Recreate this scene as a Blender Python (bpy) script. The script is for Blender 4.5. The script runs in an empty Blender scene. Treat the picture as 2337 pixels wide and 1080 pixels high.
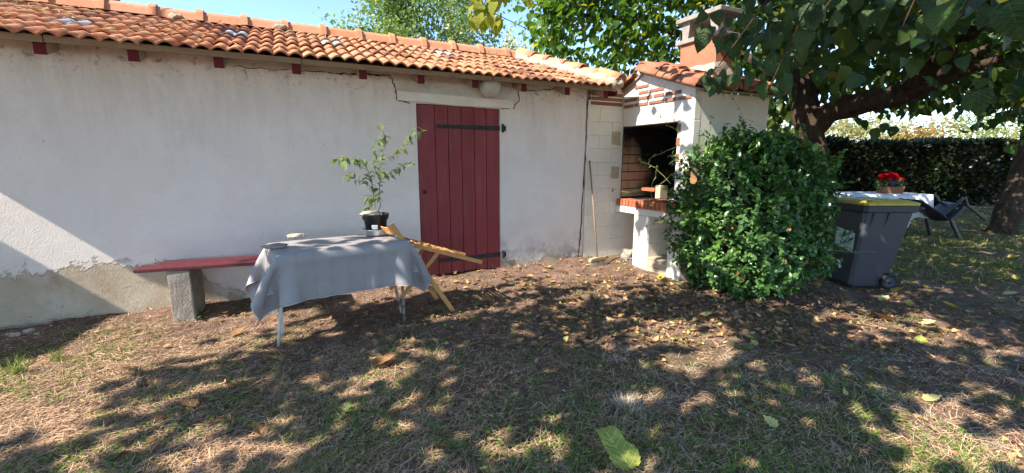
import bpy, bmesh, math, random
import numpy as np
from mathutils import Vector, Matrix

random.seed(7)
rng = np.random.default_rng(7)
SC = bpy.context.scene
COL = SC.collection

# ------------------------------------------------------------------ camera
F = 1000.0; YAW = math.radians(26.5); HOR = 365.0; CH = 1.5
PITCH = math.atan((540 - HOR) / F)
FW = np.array([math.sin(YAW) * math.cos(PITCH), math.cos(YAW) * math.cos(PITCH), -math.sin(PITCH)])
RT = np.array([math.cos(YAW), -math.sin(YAW), 0.0]); UP = np.cross(RT, FW)
CAM = np.array([0, 0, CH])
cam = bpy.data.cameras.new('camera'); camo = bpy.data.objects.new('camera', cam); COL.objects.link(camo)
cam.sensor_fit = 'HORIZONTAL'; cam.sensor_width = 36; cam.lens = F / 2337 * 36
cam.clip_start = 0.05; cam.clip_end = 900
camo.location = CAM; camo.rotation_euler = (math.pi / 2 - PITCH, 0, -YAW)
SC.camera = camo

# ------------------------------------------------------------------ sky, sun, exposure
SUN_E = math.radians(42.4); SUN_A = math.radians(7.5)
SD = np.array([math.cos(SUN_E) * math.cos(SUN_A), math.cos(SUN_E) * math.sin(SUN_A), -math.sin(SUN_E)])
w = bpy.data.worlds.new('World'); SC.world = w; w.use_nodes = True
nt = w.node_tree; bg = nt.nodes['Background']
sky = nt.nodes.new('ShaderNodeTexSky'); sky.sky_type = 'NISHITA'; sky.sun_disc = False
sky.sun_elevation = SUN_E; sky.sun_rotation = math.radians(270) - SUN_A
sky.air_density = 1.0; sky.dust_density = 0.3; sky.ozone_density = 3.5; sky.altitude = 1200
nt.links.new(sky.outputs[0], bg.inputs[0]); bg.inputs[1].default_value = 0.15
sl = bpy.data.lights.new('sun', 'SUN'); sl.energy = 4.7; sl.angle = math.radians(0.5); sl.color = (1, .93, .82)
so = bpy.data.objects.new('sun', sl); COL.objects.link(so)
so.rotation_euler = Vector(SD).to_track_quat('-Z', 'Y').to_euler(); so.location = (-20, -2, 20)
vs = SC.view_settings
vs.view_transform = 'Standard'; vs.look = 'None'; vs.exposure = 1.44; vs.gamma = 1; vs.use_curve_mapping = False
SC.cycles.max_bounces = 8; SC.cycles.diffuse_bounces = 4; SC.cycles.transparent_max_bounces = 6

# ------------------------------------------------------------------ pixel -> ray helpers (only directions; depth comes from what it touches)
def ray(x, y): return FW + RT * ((x - 1168.5) / F) - UP * ((y - 540) / F)
def onz(x, y, z): d = ray(x, y); return CAM + d * ((z - CH) / d[2])
def ony(x, y, Y): d = ray(x, y); return CAM + d * (Y / d[1])
def onx(x, y, X): d = ray(x, y); return CAM + d * (X / d[0])
def atd(x, y, dep): return CAM + ray(x, y) * dep
def proj(P):
    v = np.asarray(P, float) - CAM; z = v @ FW
    return 1168.5 + F * (v @ RT) / z, 540 - F * (v @ UP) / z, z
def sstep(a, b, x):
    t = np.clip((x - a) / (b - a), 0, 1); return t * t * (3 - 2 * t)
def gz(X, Y):
    X = np.asarray(X, float); Y = np.asarray(Y, float)
    base = -0.085 * sstep(5.45, 4.7, Y) - 0.02 * sstep(4.2, 1.5, Y)
    n = .010 * np.sin(2.1 * X + 1.3 * Y) * np.sin(1.7 * Y - .6 * X) + .006 * np.sin(5.3 * X - 2.2 * Y) + .005 * np.sin(4.1 * Y + 7.7 * X)
    return base + n * sstep(60, 20, np.hypot(X, Y))
def gpt(px, py):
    z = -0.08
    for _ in range(4):
        p = onz(px, py, z); z = float(gz(p[0], p[1]))
    return np.array([p[0], p[1], z])

# ------------------------------------------------------------------ material helpers
class Nodes:
    def __init__(s, name):
        s.m = bpy.data.materials.new(name); s.m.use_nodes = True; s.t = s.m.node_tree
        s.b = s.t.nodes['Principled BSDF']; s.out = s.t.nodes['Material Output']
        s._co = None
    def n(s, typ, **kw):
        nd = s.t.nodes.new(typ)
        for k, v in kw.items(): setattr(nd, k, v)
        return nd
    def l(s, a, b): s.t.links.new(a, b)
    def put(s, sock, v):
        if hasattr(v, 'links'): s.l(v, sock)
        elif isinstance(v, (tuple, list)): sock.default_value = (*v, 1) if len(v) == 3 and sock.type == 'RGBA' else v
        else: sock.default_value = v
    @property
    def co(s):
        if s._co is None: s._co = s.n('ShaderNodeTexCoord').outputs['Object']
        return s._co
    def xyz(s):
        x = s.n('ShaderNodeSeparateXYZ'); s.l(s.co, x.inputs[0]); return x.outputs
    def scaled(s, v):
        m = s.n('ShaderNodeMapping'); m.inputs['Scale'].default_value = v; s.l(s.co, m.inputs[0]); return m.outputs[0]
    def noise(s, scale, detail=4, rough=.6, vec=None, dist=0):
        x = s.n('ShaderNodeTexNoise'); x.inputs['Scale'].default_value = scale; x.inputs['Detail'].default_value = detail
        x.inputs['Roughness'].default_value = rough; x.inputs['Distortion'].default_value = dist
        s.l(vec if vec is not None else s.co, x.inputs['Vector']); return x.outputs[0]
    def rng(s, v, a, b, c=0., d=1.):
        x = s.n('ShaderNodeMapRange'); x.clamp = True
        s.put(x.inputs[0], v)
        for i, q in enumerate((a, b, c, d)): s.put(x.inputs[i + 1], q)
        return x.outputs[0]
    def math(s, op, a, b=0.):
        x = s.n('ShaderNodeMath', operation=op); s.put(x.inputs[0], a); s.put(x.inputs[1], b); return x.outputs[0]
    def mix(s, f, a, b, mode='MIX'):
        x = s.n('ShaderNodeMix', data_type='RGBA', blend_type=mode); s.put(x.inputs[0], f); s.put(x.inputs[6], a); s.put(x.inputs[7], b); return x.outputs[2]
    def bump(s, h, st=.3, d=.01, prev=None):
        x = s.n('ShaderNodeBump'); x.inputs['Strength'].default_value = st; x.inputs['Distance'].default_value = d
        s.l(h, x.inputs['Height'])
        if prev is not None: s.l(prev, x.inputs['Normal'])
        return x.outputs[0]
    def fin(s, col, rough=.8, normal=None, spec=.3):
        s.put(s.b.inputs['Base Color'], col); s.put(s.b.inputs['Roughness'], rough); s.b.inputs['Specular IOR Level'].default_value = spec
        if normal is not None: s.l(normal, s.b.inputs['Normal'])
        return s.m
    def orand(s): return s.n('ShaderNodeObjectInfo').outputs['Random']

def simple(name, a, b, scale=20, rough=.75, bs=.25, bd=.004, bscale=None, spec=.3, vary=0., stretch=None):
    k = Nodes(name); vec = k.scaled(stretch) if stretch else None
    c = k.mix(k.rng(k.noise(scale, 5, .6, vec), .3, .7), a, b)
    if vary: c = k.mix(k.rng(k.orand(), 0, 1, 0, vary), c, tuple(x * .45 for x in b))
    return k.fin(c, rough, k.bump(k.noise(bscale or scale * 3, 4, .6, vec), bs, bd), spec)

def leafmat(name, trans=.35, rough=.45, spec=.35, objcol=None, vs_=.16):
    k = Nodes(name)
    if objcol:
        c = k.mix(k.orand(), objcol[0], objcol[1])
    else:
        c = k.n('ShaderNodeAttribute', attribute_name='Col').outputs['Color']
    c = k.mix(k.rng(k.noise(30, 3), .3, .7, 0, .25), c, (.9, .95, .5), 'MULTIPLY')
    nor = None
    if objcol:
        X, Y, Z = k.xyz(); ax = k.math('ABSOLUTE', X)
        wv = k.math('SINE', k.math('MULTIPLY', k.math('SUBTRACT', Y, k.math('MULTIPLY', ax, .75)), k.rng(k.noise(1.7, 2), 0, 1, 36., 44.)))
        vein = k.math('MAXIMUM', k.rng(wv, .90, .99), k.rng(ax, .016, .008))
        c = k.mix(k.math('MULTIPLY', vein, vs_), c, tuple(min(1, 2.2 * v + .06) for v in objcol[1]))
        c = k.mix(k.rng(k.noise(5, 4), .5, .72, 0, .35), c, tuple(v * 1.5 for v in objcol[1]))
        nor = k.bump(wv, .16, .02, k.bump(k.noise(9, 3), .4, .05))
    k.fin(c, rough, nor, spec)
    tr = k.n('ShaderNodeBsdfTranslucent'); hs = k.n('ShaderNodeHueSaturation'); hs.inputs['Value'].default_value = 1.9; hs.inputs['Saturation'].default_value = 1.1
    k.l(c, hs.inputs['Color']); k.l(hs.outputs[0], tr.inputs[0])
    mx = k.n('ShaderNodeMixShader'); mx.inputs[0].default_value = trans
    k.l(k.b.outputs[0], mx.inputs[1]); k.l(tr.outputs[0], mx.inputs[2]); k.l(mx.outputs[0], k.out.inputs[0])
    return k.m

M = {}
def build_mats():
    # plaster of the shed wall
    k = Nodes('wall_plaster'); X, Y, Z = k.xyz()
    c = k.mix(k.rng(k.noise(.9, 4), .35, .65), (.90, .79, .70), (.84, .75, .68))
    c = k.mix(k.rng(k.noise(5, 6, .7), .5, .8, 0, .3), c, (.66, .60, .54))
    st = k.scaled((5, 5, .8))
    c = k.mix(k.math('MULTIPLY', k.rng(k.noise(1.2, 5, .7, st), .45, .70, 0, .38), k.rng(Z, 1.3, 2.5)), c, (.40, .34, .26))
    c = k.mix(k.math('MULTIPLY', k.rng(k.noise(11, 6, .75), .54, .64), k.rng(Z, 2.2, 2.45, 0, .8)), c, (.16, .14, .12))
    c = k.mix(k.rng(k.noise(1.5, 6, .72), .50, .56, 0, .16), c, (.98, .93, .86)); c = k.mix(k.rng(k.noise(16, 6, .85), .66, .72, 0, .5), c, (.36, .30, .25))
    # peeled cement base, high on the left, low elsewhere
    T = k.rng(X, -1.15, -.5, .48, .06)
    zz = k.math('ADD', Z, k.math('MULTIPLY', k.math('SUBTRACT', k.noise(2.2, 6, .68), .5), .85))
    pe = k.rng(k.math('SUBTRACT', T, zz), -.015, .02)
    cem = k.mix(k.rng(k.noise(4, 6, .7), .35, .65), (.44, .335, .225), (.62, .53, .41))
    cem = k.mix(k.rng(k.noise(9, 5, .7), .60, .68, 0, .8), cem, (.20, .18, .15))
    cem = k.mix(k.rng(k.noise(1.9, 5, .6), .56, .60, 0, .75), cem, (.72, .66, .57))
    c = k.mix(pe, c, cem)
    # grey mould low on the wall by the door
    mo = k.math('MULTIPLY', k.rng(k.noise(6, 6, .7), .38, .6), k.rng(k.math('ADD', Z, k.math('MULTIPLY', k.noise(2.2, 3), .3)), .62, .22))
    mo = k.math('MULTIPLY', mo, k.rng(X, -.6, .6))
    c = k.mix(k.math('MULTIPLY', mo, .8), c, (.22, .20, .17))
    ye = k.math('MULTIPLY', k.rng(Z, .75, .3, 0, .45), k.rng(k.noise(1.6, 3), .4, .6))
    c = k.mix(ye, c, (.58, .50, .36))
    # pock marks
    v = k.n('ShaderNodeTexVoronoi'); v.inputs['Scale'].default_value = 3.1; k.l(k.co, v.inputs['Vector'])
    c = k.mix(k.rng(v.outputs['Distance'], .022, .012, 0, .75), c, (.14, .11, .09))
    v2 = k.n('ShaderNodeTexVoronoi'); v2.inputs['Scale'].default_value = 9; k.l(k.co, v2.inputs['Vector'])
    c = k.mix(k.rng(v2.outputs['Distance'], .045, .03, 0, .6), c, (.25, .21, .18))
    b1 = k.bump(k.noise(75, 5, .7), .85, .014)
    b2 = k.bump(k.noise(5, 4), .35, .03, b1)
    b3 = k.bump(pe, 1.0, -.012, b2)
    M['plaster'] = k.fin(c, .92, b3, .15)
    # rough sandy repair render
    k = Nodes('repair_render'); c = k.mix(k.rng(k.noise(3, 6, .7), .35, .65), (.60, .54, .45), (.72, .68, .60))
    c = k.mix(k.rng(k.noise(9, 6, .75), .58, .7, 0, .85), c, (.20, .17, .13))
    M['repair'] = k.fin(c, .95, k.bump(k.noise(60, 5, .7), .8, .012), .1)
    M['crack'] = simple('crack_dark', (.035, .028, .022), (.09, .07, .05), 30)
    # painted concrete block
    k = Nodes('painted_block'); X, Y, Z = k.xyz()
    c = k.mix(k.rng(k.noise(2.4, 4), .35, .65), (.78, .73, .63), (.72, .66, .55))
    pit = k.noise(70, 4, .7)
    c = k.mix(k.math('MULTIPLY', k.rng(pit, .66, .70, 0, .75), k.rng(k.noise(3, 2), .4, .55)), c, (.28, .23, .18))
    c = k.mix(k.rng(k.noise(14, 5, .8), .66, .75, 0, .6), c, (.35, .31, .25))
    M['block'] = k.fin(c, .9, k.bump(pit, .5, -.006), .15)
    k = Nodes('white_masonry_paint')
    c = k.mix(k.rng(k.noise(3, 5), .35, .65), (.76, .71, .62), (.66, .60, .50))
    c = k.mix(k.rng(k.noise(10, 5, .75), .64, .74, 0, .5), c, (.40, .36, .30))
    M['white'] = k.fin(c, .85, k.bump(k.noise(50, 5), .35, .006), .2)
    M['lintel'] = simple('painted_lintel', (.88, .81, .71), (.74, .67, .58), 6, .9, .4, .006, 40)
    # red paint
    def redpaint(name, a, b, chip):
        k = Nodes(name); st = k.scaled((10, 10, .8)); X, Y, Z = k.xyz()
        c = k.mix(k.rng(k.noise(1.6, 5, .65, st), .3, .7), a, b)
        c = k.mix(k.rng(k.noise(18, 6, .8), .66, .73, 0, chip), c, (.30, .23, .18)); c = k.mix(k.rng(k.noise(2.2, 5, .75, st), .55, .75, 0, .5), c, (.28, .12, .11)); c = k.mix(k.rng(k.noise(5, 5, .8, st), .60, .70, 0, .6), c, (.06, .012, .014))
        c = k.mix(k.math('MULTIPLY', k.rng(k.noise(14, 6, .8), .5, .62, 0, chip), k.rng(Z, .30, .02)), c, (.05, .035, .03))
        c = k.mix(k.rng(k.orand(), 0, 1, 0, .22), c, (.10, .012, .016))
        return k.fin(c, k.rng(k.noise(4, 3), .3, .7, .38, .6), k.bump(k.noise(3, 6, .7, st), .25, .004), .4)
    M['door'] = redpaint('door_red_paint', (.215, .022, .024), (.285, .040, .042), .7)
    M['bench_red'] = redpaint('bench_red_paint', (.105, .014, .019), (.06, .009, .012), .8)
    M['rafter_red'] = simple('rafter_red_paint', (.15, .014, .022), (.12, .010, .016), 12)
    M['iron'] = simple('black_iron', (.014, .013, .013), (.035, .028, .024), 25, .6, .3, .003, None, .4)
    M['wood_grey'] = simple('weathered_pine', (.34, .23, .14), (.24, .16, .10), 3, .85, .4, .004, 8, .2, 0, (1, 12, 12))
    M['rafter'] = simple('raw_rafter_wood', (.42, .33, .24), (.30, .23, .17), 5, .85, .3, .003, 20)
    # terracotta
    def terra(name, a, b, dirt, vary):
        k = Nodes(name)
        r = k.orand()
        c = k.mix(r, a, b)
        add = k.n('ShaderNodeVectorMath', operation='ADD'); k.l(k.co, add.inputs[0])
        cb = k.n('ShaderNodeCombineXYZ'); k.l(k.math('MULTIPLY', r, 37.), cb.inputs[0]); k.l(cb.outputs[0], add.inputs[1])
        v = add.outputs[0]
        c = k.mix(k.rng(k.noise(9, 5, .7, v), .45, .68, 0, dirt), c, (.15, .085, .05))
        c = k.mix(k.rng(k.noise(22, 4, .7, v), .62, .7, 0, .55), c, (.50, .42, .30))
        c = k.mix(k.math('MULTIPLY', k.rng(k.math('FRACT', k.math('MULTIPLY', r, 7.3)), .78, 1.), vary), c, (.16, .07, .045))
        return k.fin(c, .85, k.bump(k.noise(70, 4, .7, v), .3, .004), .2)
    M['tile'] = terra('roof_tile_clay', (.50, .205, .105), (.62, .31, .18), .85, .9)
    M['ridge'] = terra('ridge_tile_clay', (.58, .24, .12), (.63, .29, .16), .35, .3)
    M['canal'] = terra('canal_tile_clay', (.36, .13, .075), (.42, .165, .095), .55, .5)
    M['brick'] = terra('thin_red_brick', (.29, .135, .085), (.23, .10, .065), .6, .5)
    M['edge_brick'] = terra('counter_edge_brick', (.45, .14, .07), (.34, .10, .05), .45, .4)
    k = Nodes('fire_brick'); X, Y, Z = k.xyz(); r = k.orand()
    c = k.mix(r, (.42, .27, .18), (.50, .25, .14))
    so_ = k.math('ADD', k.rng(Z, 1.35, 1.9, 0, .95), k.rng(X, 4.8, 5.25, 0, .9))
    so_ = k.math('ADD', so_, k.math('MULTIPLY', k.math('SUBTRACT', k.noise(5, 4), .5), .9))
    c = k.mix(k.rng(so_, .15, .9), c, (.012, .010, .009))
    M['firebrick'] = k.fin(c, .92, k.bump(k.noise(40, 4), .4, .005), .1)
    M['soot'] = simple('soot', (.010, .009, .008), (.03, .024, .02), 10)
    M['glass_tile'] = simple('clear_roof_tile', (.62, .64, .66), (.25, .27, .30), 22, .25, .2, .004, None, .6)
    M['mortar'] = simple('lime_mortar', (.44, .37, .28), (.30, .24, .18), 14, .95, .9, .012, 30)
    M['conc'] = simple('grey_concrete', (.29, .255, .215), (.19, .165, .135), 12, .95, .9, .010, 60)
    M['conc2'] = simple('chimney_cap_concrete', (.33, .29, .25), (.22, .19, .165), 12, .95, .6, .006, 60)
    M['rib'] = simple('ribbed_flue_clay', (.50, .22, .13), (.42, .17, .10), 8, .85, .3, .004)
    M['stone'] = simple('pale_stone', (.52, .45, .34), (.36, .30, .22), 16, .95, .8, .010, 35)
    M['stone_dark'] = simple('grey_brown_stone', (.36, .32, .27), (.24, .20, .16), 16, .95, .8, .010, 35)
    M['flagstone'] = simple('yellowed_stone', (.50, .42, .26), (.40, .34, .23), 12, .95, .6, .010, 35)
    # cloth with pale circles
    k = Nodes('grey_blue_oilcloth'); uv = k.n('ShaderNodeTexCoord').outputs['UV']
    def cell(off, r0, r1):
        m = k.n('ShaderNodeMapping'); m.inputs['Location'].default_value = (off, off * .7, 0); m.inputs['Scale'].default_value = (7.1, 7.1, 1); k.l(uv, m.inputs[0])
        f = k.n('ShaderNodeVectorMath', operation='FRACTION'); k.l(m.outputs[0], f.inputs[0])
        s = k.n('ShaderNodeVectorMath', operation='SUBTRACT'); k.l(f.outputs[0], s.inputs[0]); s.inputs[1].default_value = (.5, .5, 0)
        ln = k.n('ShaderNodeVectorMath', operation='LENGTH'); k.l(s.outputs[0], ln.inputs[0])
        fl = k.n('ShaderNodeVectorMath', operation='FLOOR'); k.l(m.outputs[0], fl.inputs[0])
        wn = k.n('ShaderNodeTexWhiteNoise'); k.l(fl.outputs[0], wn.inputs[0])
        return k.math('MULTIPLY', k.rng(ln.outputs['Value'], r1, r0), k.rng(wn.outputs[0], 0, 1, .25, 1)), ln.outputs['Value']
    a, ln = cell(.1, .46, .48)
    c = k.mix(k.rng(a, 0, 1, 0, .5), (.295, .268, .262), (.355, .328, .32))
    ring = k.math('MULTIPLY', k.rng(ln, .36, .38), k.rng(ln, .42, .40))
    c = k.mix(k.math('MULTIPLY', ring, .12), c, (.34, .40, .43))
    M['cloth'] = k.fin(c, k.rng(a, 0, 1, .42, .55), k.bump(k.noise(350, 2), .1, .001), .45)
    M['hem'] = simple('pale_hem', (.62, .66, .70), (.55, .60, .66), 40)
    M['white_metal'] = simple('chipped_white_metal', (.78, .76, .72), (.60, .56, .50), 16, .5, .2, .002)
    M['rust_metal'] = simple('peeling_rusted_leg', (.60, .52, .40), (.035, .022, .016), 14, .7, .4, .003)
    M['chairwood'] = simple('varnished_beech', (.60, .30, .10), (.50, .23, .07), 4, .45, .15, .002, 14, .4, 0, (3, 14, 14))
    M['pot'] = simple('black_plastic', (.012, .012, .013), (.022, .022, .024), 20, .42, .1, .001, None, .5)
    M['sticker'] = simple('white_paper', (.78, .79, .80), (.72, .73, .75), 30, .6)
    M['ink'] = simple('grey_ink', (.10, .10, .12), (.16, .16, .18), 30)
    k = Nodes('cloudy_clear_plastic'); k.fin((.62, .64, .62), .35, None, .4); k.b.inputs['Transmission Weight'].default_value = .55; M['saucer'] = k.m
    M['soil'] = simple('potting_soil', (.05, .035, .022), (.09, .06, .04), 40)
    M['stem'] = simple('plant_stem', (.30, .22, .13), (.22, .16, .09), 30)
    M['vine'] = simple('yellow_green_vine', (.42, .42, .14), (.30, .34, .10), 20)
    # trees
    k = Nodes('tree_bark'); st = k.scaled((6, 6, 1.6))
    c = k.mix(k.rng(k.noise(2.2, 6, .7, st), .35, .65), (.030, .020, .014), (.095, .064, .042))
    c = k.mix(k.rng(k.noise(5, 5, .7), .62, .72, 0, .7), c, (.15, .135, .105))
    M['bark'] = k.fin(c, .95, k.bump(k.noise(3.5, 6, .75, st), .9, .04), .1)
    M['pale_bark'] = simple('pale_bark', (.38, .36, .30), (.22, .20, .16), 8)
    M['leaf'] = leafmat('foliage', .38, .42)
    M['leaf_bush'] = leafmat('bush_foliage', .18, .32, .5)
    M['leaf_bush_obj'] = leafmat('bush_leaf', .18, .32, .5, ((.03, .085, .02), (.09, .18, .038)))
    M['leaf_near'] = leafmat('mulberry_leaf', .30, .42, .35, ((.018, .045, .014), (.055, .095, .022)))  # near leaves tinted dark, the deep shade of the crown put into their colour
    M['leaf_plant'] = leafmat('potted_plant_leaf', .35, .4, .35, ((.10, .16, .045), (.19, .25, .08)))
    M['leaf_lime'] = leafmat('lime_mulberry_leaf', .5, .42, .35, ((.20, .24, .025), (.36, .33, .04)))
    M['leaf_yellow'] = leafmat('yellow_fallen_leaf', .25, .6, .2, ((.52, .38, .05), (.50, .44, .16)))
    M['leaf_brown'] = leafmat('brown_fallen_leaf', .15, .8, .1, ((.36, .21, .11), (.28, .15, .07)))
    M['leaf_big'] = leafmat('yellow_green_fallen_leaf', .3, .5, .25, ((.40, .43, .10), (.40, .43, .10)), .42)
    M['leaf_pale'] = leafmat('pale_yellow_leaf', .25, .6, .2, ((.62, .54, .22), (.55, .50, .25)))
    M['litter'] = leafmat('ground_litter', .12, .85, .08)
    M['hedge_core'] = simple('hedge_core', (.010, .009, .006), (.03, .022, .012), 8)
    # bin
    M['bin'] = simple('dark_grey_polyethylene', (.042, .044, .050), (.050, .052, .058), 40, .48, .15, .001, 200, .4)
    M['lid'] = simple('yellow_polyethylene', (.52, .39, .06), (.42, .31, .05), 10, .45, .1, .002, None, .4)
    M['rubber'] = simple('black_rubber', (.02, .02, .021), (.035, .033, .032), 20, .7)
    M['blue'] = simple('blue_print', (.02, .07, .30), (.02, .07, .30), 10)
    M['yellowp'] = simple('ochre_print', (.45, .38, .10), (.45, .38, .10), 10)
    M['green'] = simple('green_print', (.012, .14, .07), (.012, .14, .07), 10)
    M['whitecloth'] = simple('white_cotton', (.74, .75, .78), (.68, .69, .72), 8, .85)
    M['pchair'] = simple('anthracite_plastic', (.014, .015, .020), (.020, .021, .026), 20, .38, .1, .001, None, .5)
    M['red'] = simple('red_petals', (.55, .012, .02), (.38, .006, .012), 40)
    M['purple'] = simple('purple_petals', (.18, .07, .36), (.28, .15, .45), 40)
    M['terra'] = simple('terracotta_pot', (.28, .12, .07), (.20, .08, .05), 12)
    k = Nodes('lamp_glass'); k.fin(k.mix(k.rng(k.noise(4, 4), .4, .65), (.55, .51, .43), (.42, .38, .31)), .3, None, .5); M['globe'] = k.m
    M['handle'] = simple('broom_handle_wood', (.30, .20, .12), (.20, .13, .08), 6, .7, .3, .002, 20, .3, 0, (8, 8, 1))
    M['broomhead'] = simple('broom_head_wood', (.48, .35, .20), (.40, .28, .16), 8)
    M['bristle'] = simple('broom_bristle', (.20, .17, .13), (.30, .26, .20), 30)
    M['oldwood'] = simple('old_grey_plank', (.46, .39, .28), (.34, .28, .20), 4, .9, .4, .004, 12, .2, 0, (2, 10, 10))
    M['cone'] = simple('pine_cone', (.09, .06, .045), (.16, .12, .09), 30)
    M['cable'] = simple('black_cable', (.02, .02, .02), (.03, .03, .03), 10)
    M['twig'] = simple('dry_twig', (.17, .12, .085), (.25, .18, .13), 30)
    # ground
    k = Nodes('ground_earth'); X, Y, Z = k.xyz()
    n1 = k.noise(1.3, 5, .6); n2 = k.noise(7, 6, .7); n3 = k.noise(45, 5, .7)
    c = k.mix(k.rng(n2, .35, .65), (.125, .075, .056), (.29, .185, .138))
    c = k.mix(k.rng(n3, .52, .72, 0, .75), c, (.40, .26, .18)); c = k.mix(k.rng(k.noise(90, 4, .75), .60, .70, 0, .7), c, (.035, .024, .018))
    c = k.mix(k.math('MULTIPLY', k.rng(n1, .48, .64), k.rng(n3, .35, .6, .2, .8)), c, (.13, .115, .055))
    far = k.rng(X, 7., 13.)
    c = k.mix(k.math('MULTIPLY', far, .8), c, k.mix(k.rng(n2, .35, .65), (.075, .095, .032), (.13, .10, .055)))
    ff = k.rng(k.math('ADD', X, Y), 40., 60.)
    c = k.mix(ff, c, k.mix(k.rng(k.noise(.08, 3), .4, .6), (.32, .30, .10), (.40, .33, .15)))
    M['ground'] = k.fin(c, .95, k.bump(n3, 1.0, .035, k.bump(k.noise(160, 3), .6, .006)), .08)
build_mats()

# ------------------------------------------------------------------ object helpers
def props(o, label=None, cat=None, group=None, kind=None):
    if label: o['label'] = label
    if cat: o['category'] = cat
    if group: o['group'] = group
    if kind: o['kind'] = kind
    return o
def empty(name, loc, label, cat, group=None, rz=0):
    o = bpy.data.objects.new(name, None); COL.objects.link(o); o.location = tuple(float(v) for v in loc); o.rotation_euler = (0, 0, rz)
    o.empty_display_size = .1
    return props(o, label, cat, group)
def link(name, me, parent=None, loc=None, rot=None, scale=None, world=True):
    o = bpy.data.objects.new(name, me); COL.objects.link(o)
    if parent is not None:
        o.parent = parent
    if loc is not None: o.location = tuple(float(v) for v in loc)
    if rot is not None: o.rotation_euler = rot
    if scale is not None: o.scale = scale
    return o
def inv(parent):
    """cancel the parent's transform so world coordinates can be used in the mesh"""
    m = Matrix.Identity(4)
    while parent is not None:
        m = (parent.matrix_parent_inverse @ Matrix.LocRotScale(parent.location, parent.rotation_euler, parent.scale)) @ m
        parent = parent.parent
    return m.inverted()

class MB:
    def __init__(s): s.v = []; s.f = []; s.mi = []; s.cur = 0
    def add(s, vs, fs):
        o = len(s.v); s.v += [tuple(float(c) for c in v) for v in vs]; s.f += [tuple(i + o for i in f) for f in fs]; s.mi += [s.cur] * len(fs); return s
    def box(s, lo, hi, R=None, c=None):
        vs = [(x, y, z) for x in (lo[0], hi[0]) for y in (lo[1], hi[1]) for z in (lo[2], hi[2])]
        if R is not None: vs = [tuple(np.asarray(R) @ np.array(v) + (np.array(c) if c is not None else 0)) for v in vs]
        return s.add(vs, [(0, 1, 3, 2), (4, 6, 7, 5), (0, 4, 5, 1), (2, 3, 7, 6), (0, 2, 6, 4), (1, 5, 7, 3)])
    def prism(s, poly, axis, a, b):
        n = len(poly)
        def pt(p, t): return (t, p[0], p[1]) if axis == 0 else (p[0], t, p[1]) if axis == 1 else (p[0], p[1], t)
        vs = [pt(p, a) for p in poly] + [pt(p, b) for p in poly]
        return s.add(vs, [tuple(range(n))[::-1], tuple(range(n, 2 * n))] + [(i, (i + 1) % n, n + (i + 1) % n, n + i) for i in range(n)])
    def tube(s, path, rad, n=8, caps=True):
        P = [np.array(p, float) for p in path]; rad = [rad] * len(P) if np.isscalar(rad) else rad
        vs = []; up = np.array([0.13, .21, .97])
        for i, p in enumerate(P):
            d = P[min(i + 1, len(P) - 1)] - P[max(i - 1, 0)]; d = d / (np.linalg.norm(d) + 1e-9)
            a = np.cross(d, up)
            if np.linalg.norm(a) < .2: a = np.cross(d, np.array([1., 0, 0]))
            a /= np.linalg.norm(a); b = np.cross(d, a)
            for k in range(n):
                t = 2 * math.pi * k / n; vs.append(p + rad[i] * (a * math.cos(t) + b * math.sin(t)))
        fs = [(i * n + k, i * n + (k + 1) % n, (i + 1) * n + (k + 1) % n, (i + 1) * n + k) for i in range(len(P) - 1) for k in range(n)]
        if caps: fs += [tuple(range(n))[::-1], tuple(range((len(P) - 1) * n, len(P) * n))]
        return s.add(vs, fs)
    def beam(s, a, b, w, h, up=(0, 0, 1)):
        a = np.array(a, float); b = np.array(b, float); d = b - a; L = np.linalg.norm(d); d /= L
        sd = np.cross(d, np.array(up, float)); sd /= np.linalg.norm(sd); u = np.cross(sd, d)
        vs = [a + d * t + sd * x + u * y for t in (0, L) for x in (-w / 2, w / 2) for y in (-h / 2, h / 2)]
        return s.add(vs, [(0, 1, 3, 2), (4, 6, 7, 5), (0, 4, 5, 1), (2, 3, 7, 6), (0, 2, 6, 4), (1, 5, 7, 3)])
    def lathe(s, prof, c=(0, 0, 0), n=24, axis=2):
        vs = []
        for r, z in prof:
            for k in range(n):
                t = 2 * math.pi * k / n; p = (r * math.cos(t), r * math.sin(t), z)
                if axis == 1: p = (p[0], p[2], p[1])
                if axis == 0: p = (p[2], p[0], p[1])
                vs.append(tuple(np.array(p) + np.array(c)))
        m = len(prof)
        return s.add(vs, [(i * n + k, i * n + (k + 1) % n, (i + 1) * n + (k + 1) % n, (i + 1) * n + k) for i in range(m - 1) for k in range(n)])
    def mesh(s, name, mats, smooth=False):
        me = bpy.data.meshes.new(name); me.from_pydata(s.v, [], s.f)
        for m in (mats if isinstance(mats, (list, tuple)) else [mats]): me.materials.append(m)
        if any(s.mi): me.polygons.foreach_set('material_index', s.mi)
        bm = bmesh.new(); bm.from_mesh(me); bmesh.ops.recalc_face_normals(bm, faces=bm.faces); bm.to_mesh(me); bm.free()
        if smooth:
            me.polygons.foreach_set('use_smooth', [True] * len(me.polygons))
        me.update(); return me
    def obj(s, name, mats, parent=None, smooth=False, bevel=0, seg=2, sub=0, auto=None, world=True):
        o = link(name, s.mesh(name, mats, smooth), parent)
        if parent is not None and world: o.matrix_parent_inverse = inv(parent)
        if bevel:
            b = o.modifiers.new('bevel', 'BEVEL'); b.width = bevel; b.segments = seg; b.limit_method = 'ANGLE'; b.angle_limit = math.radians(40)
        if sub:
            m = o.modifiers.new('sub', 'SUBSURF'); m.levels = m.render_levels = sub
        return o
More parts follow.
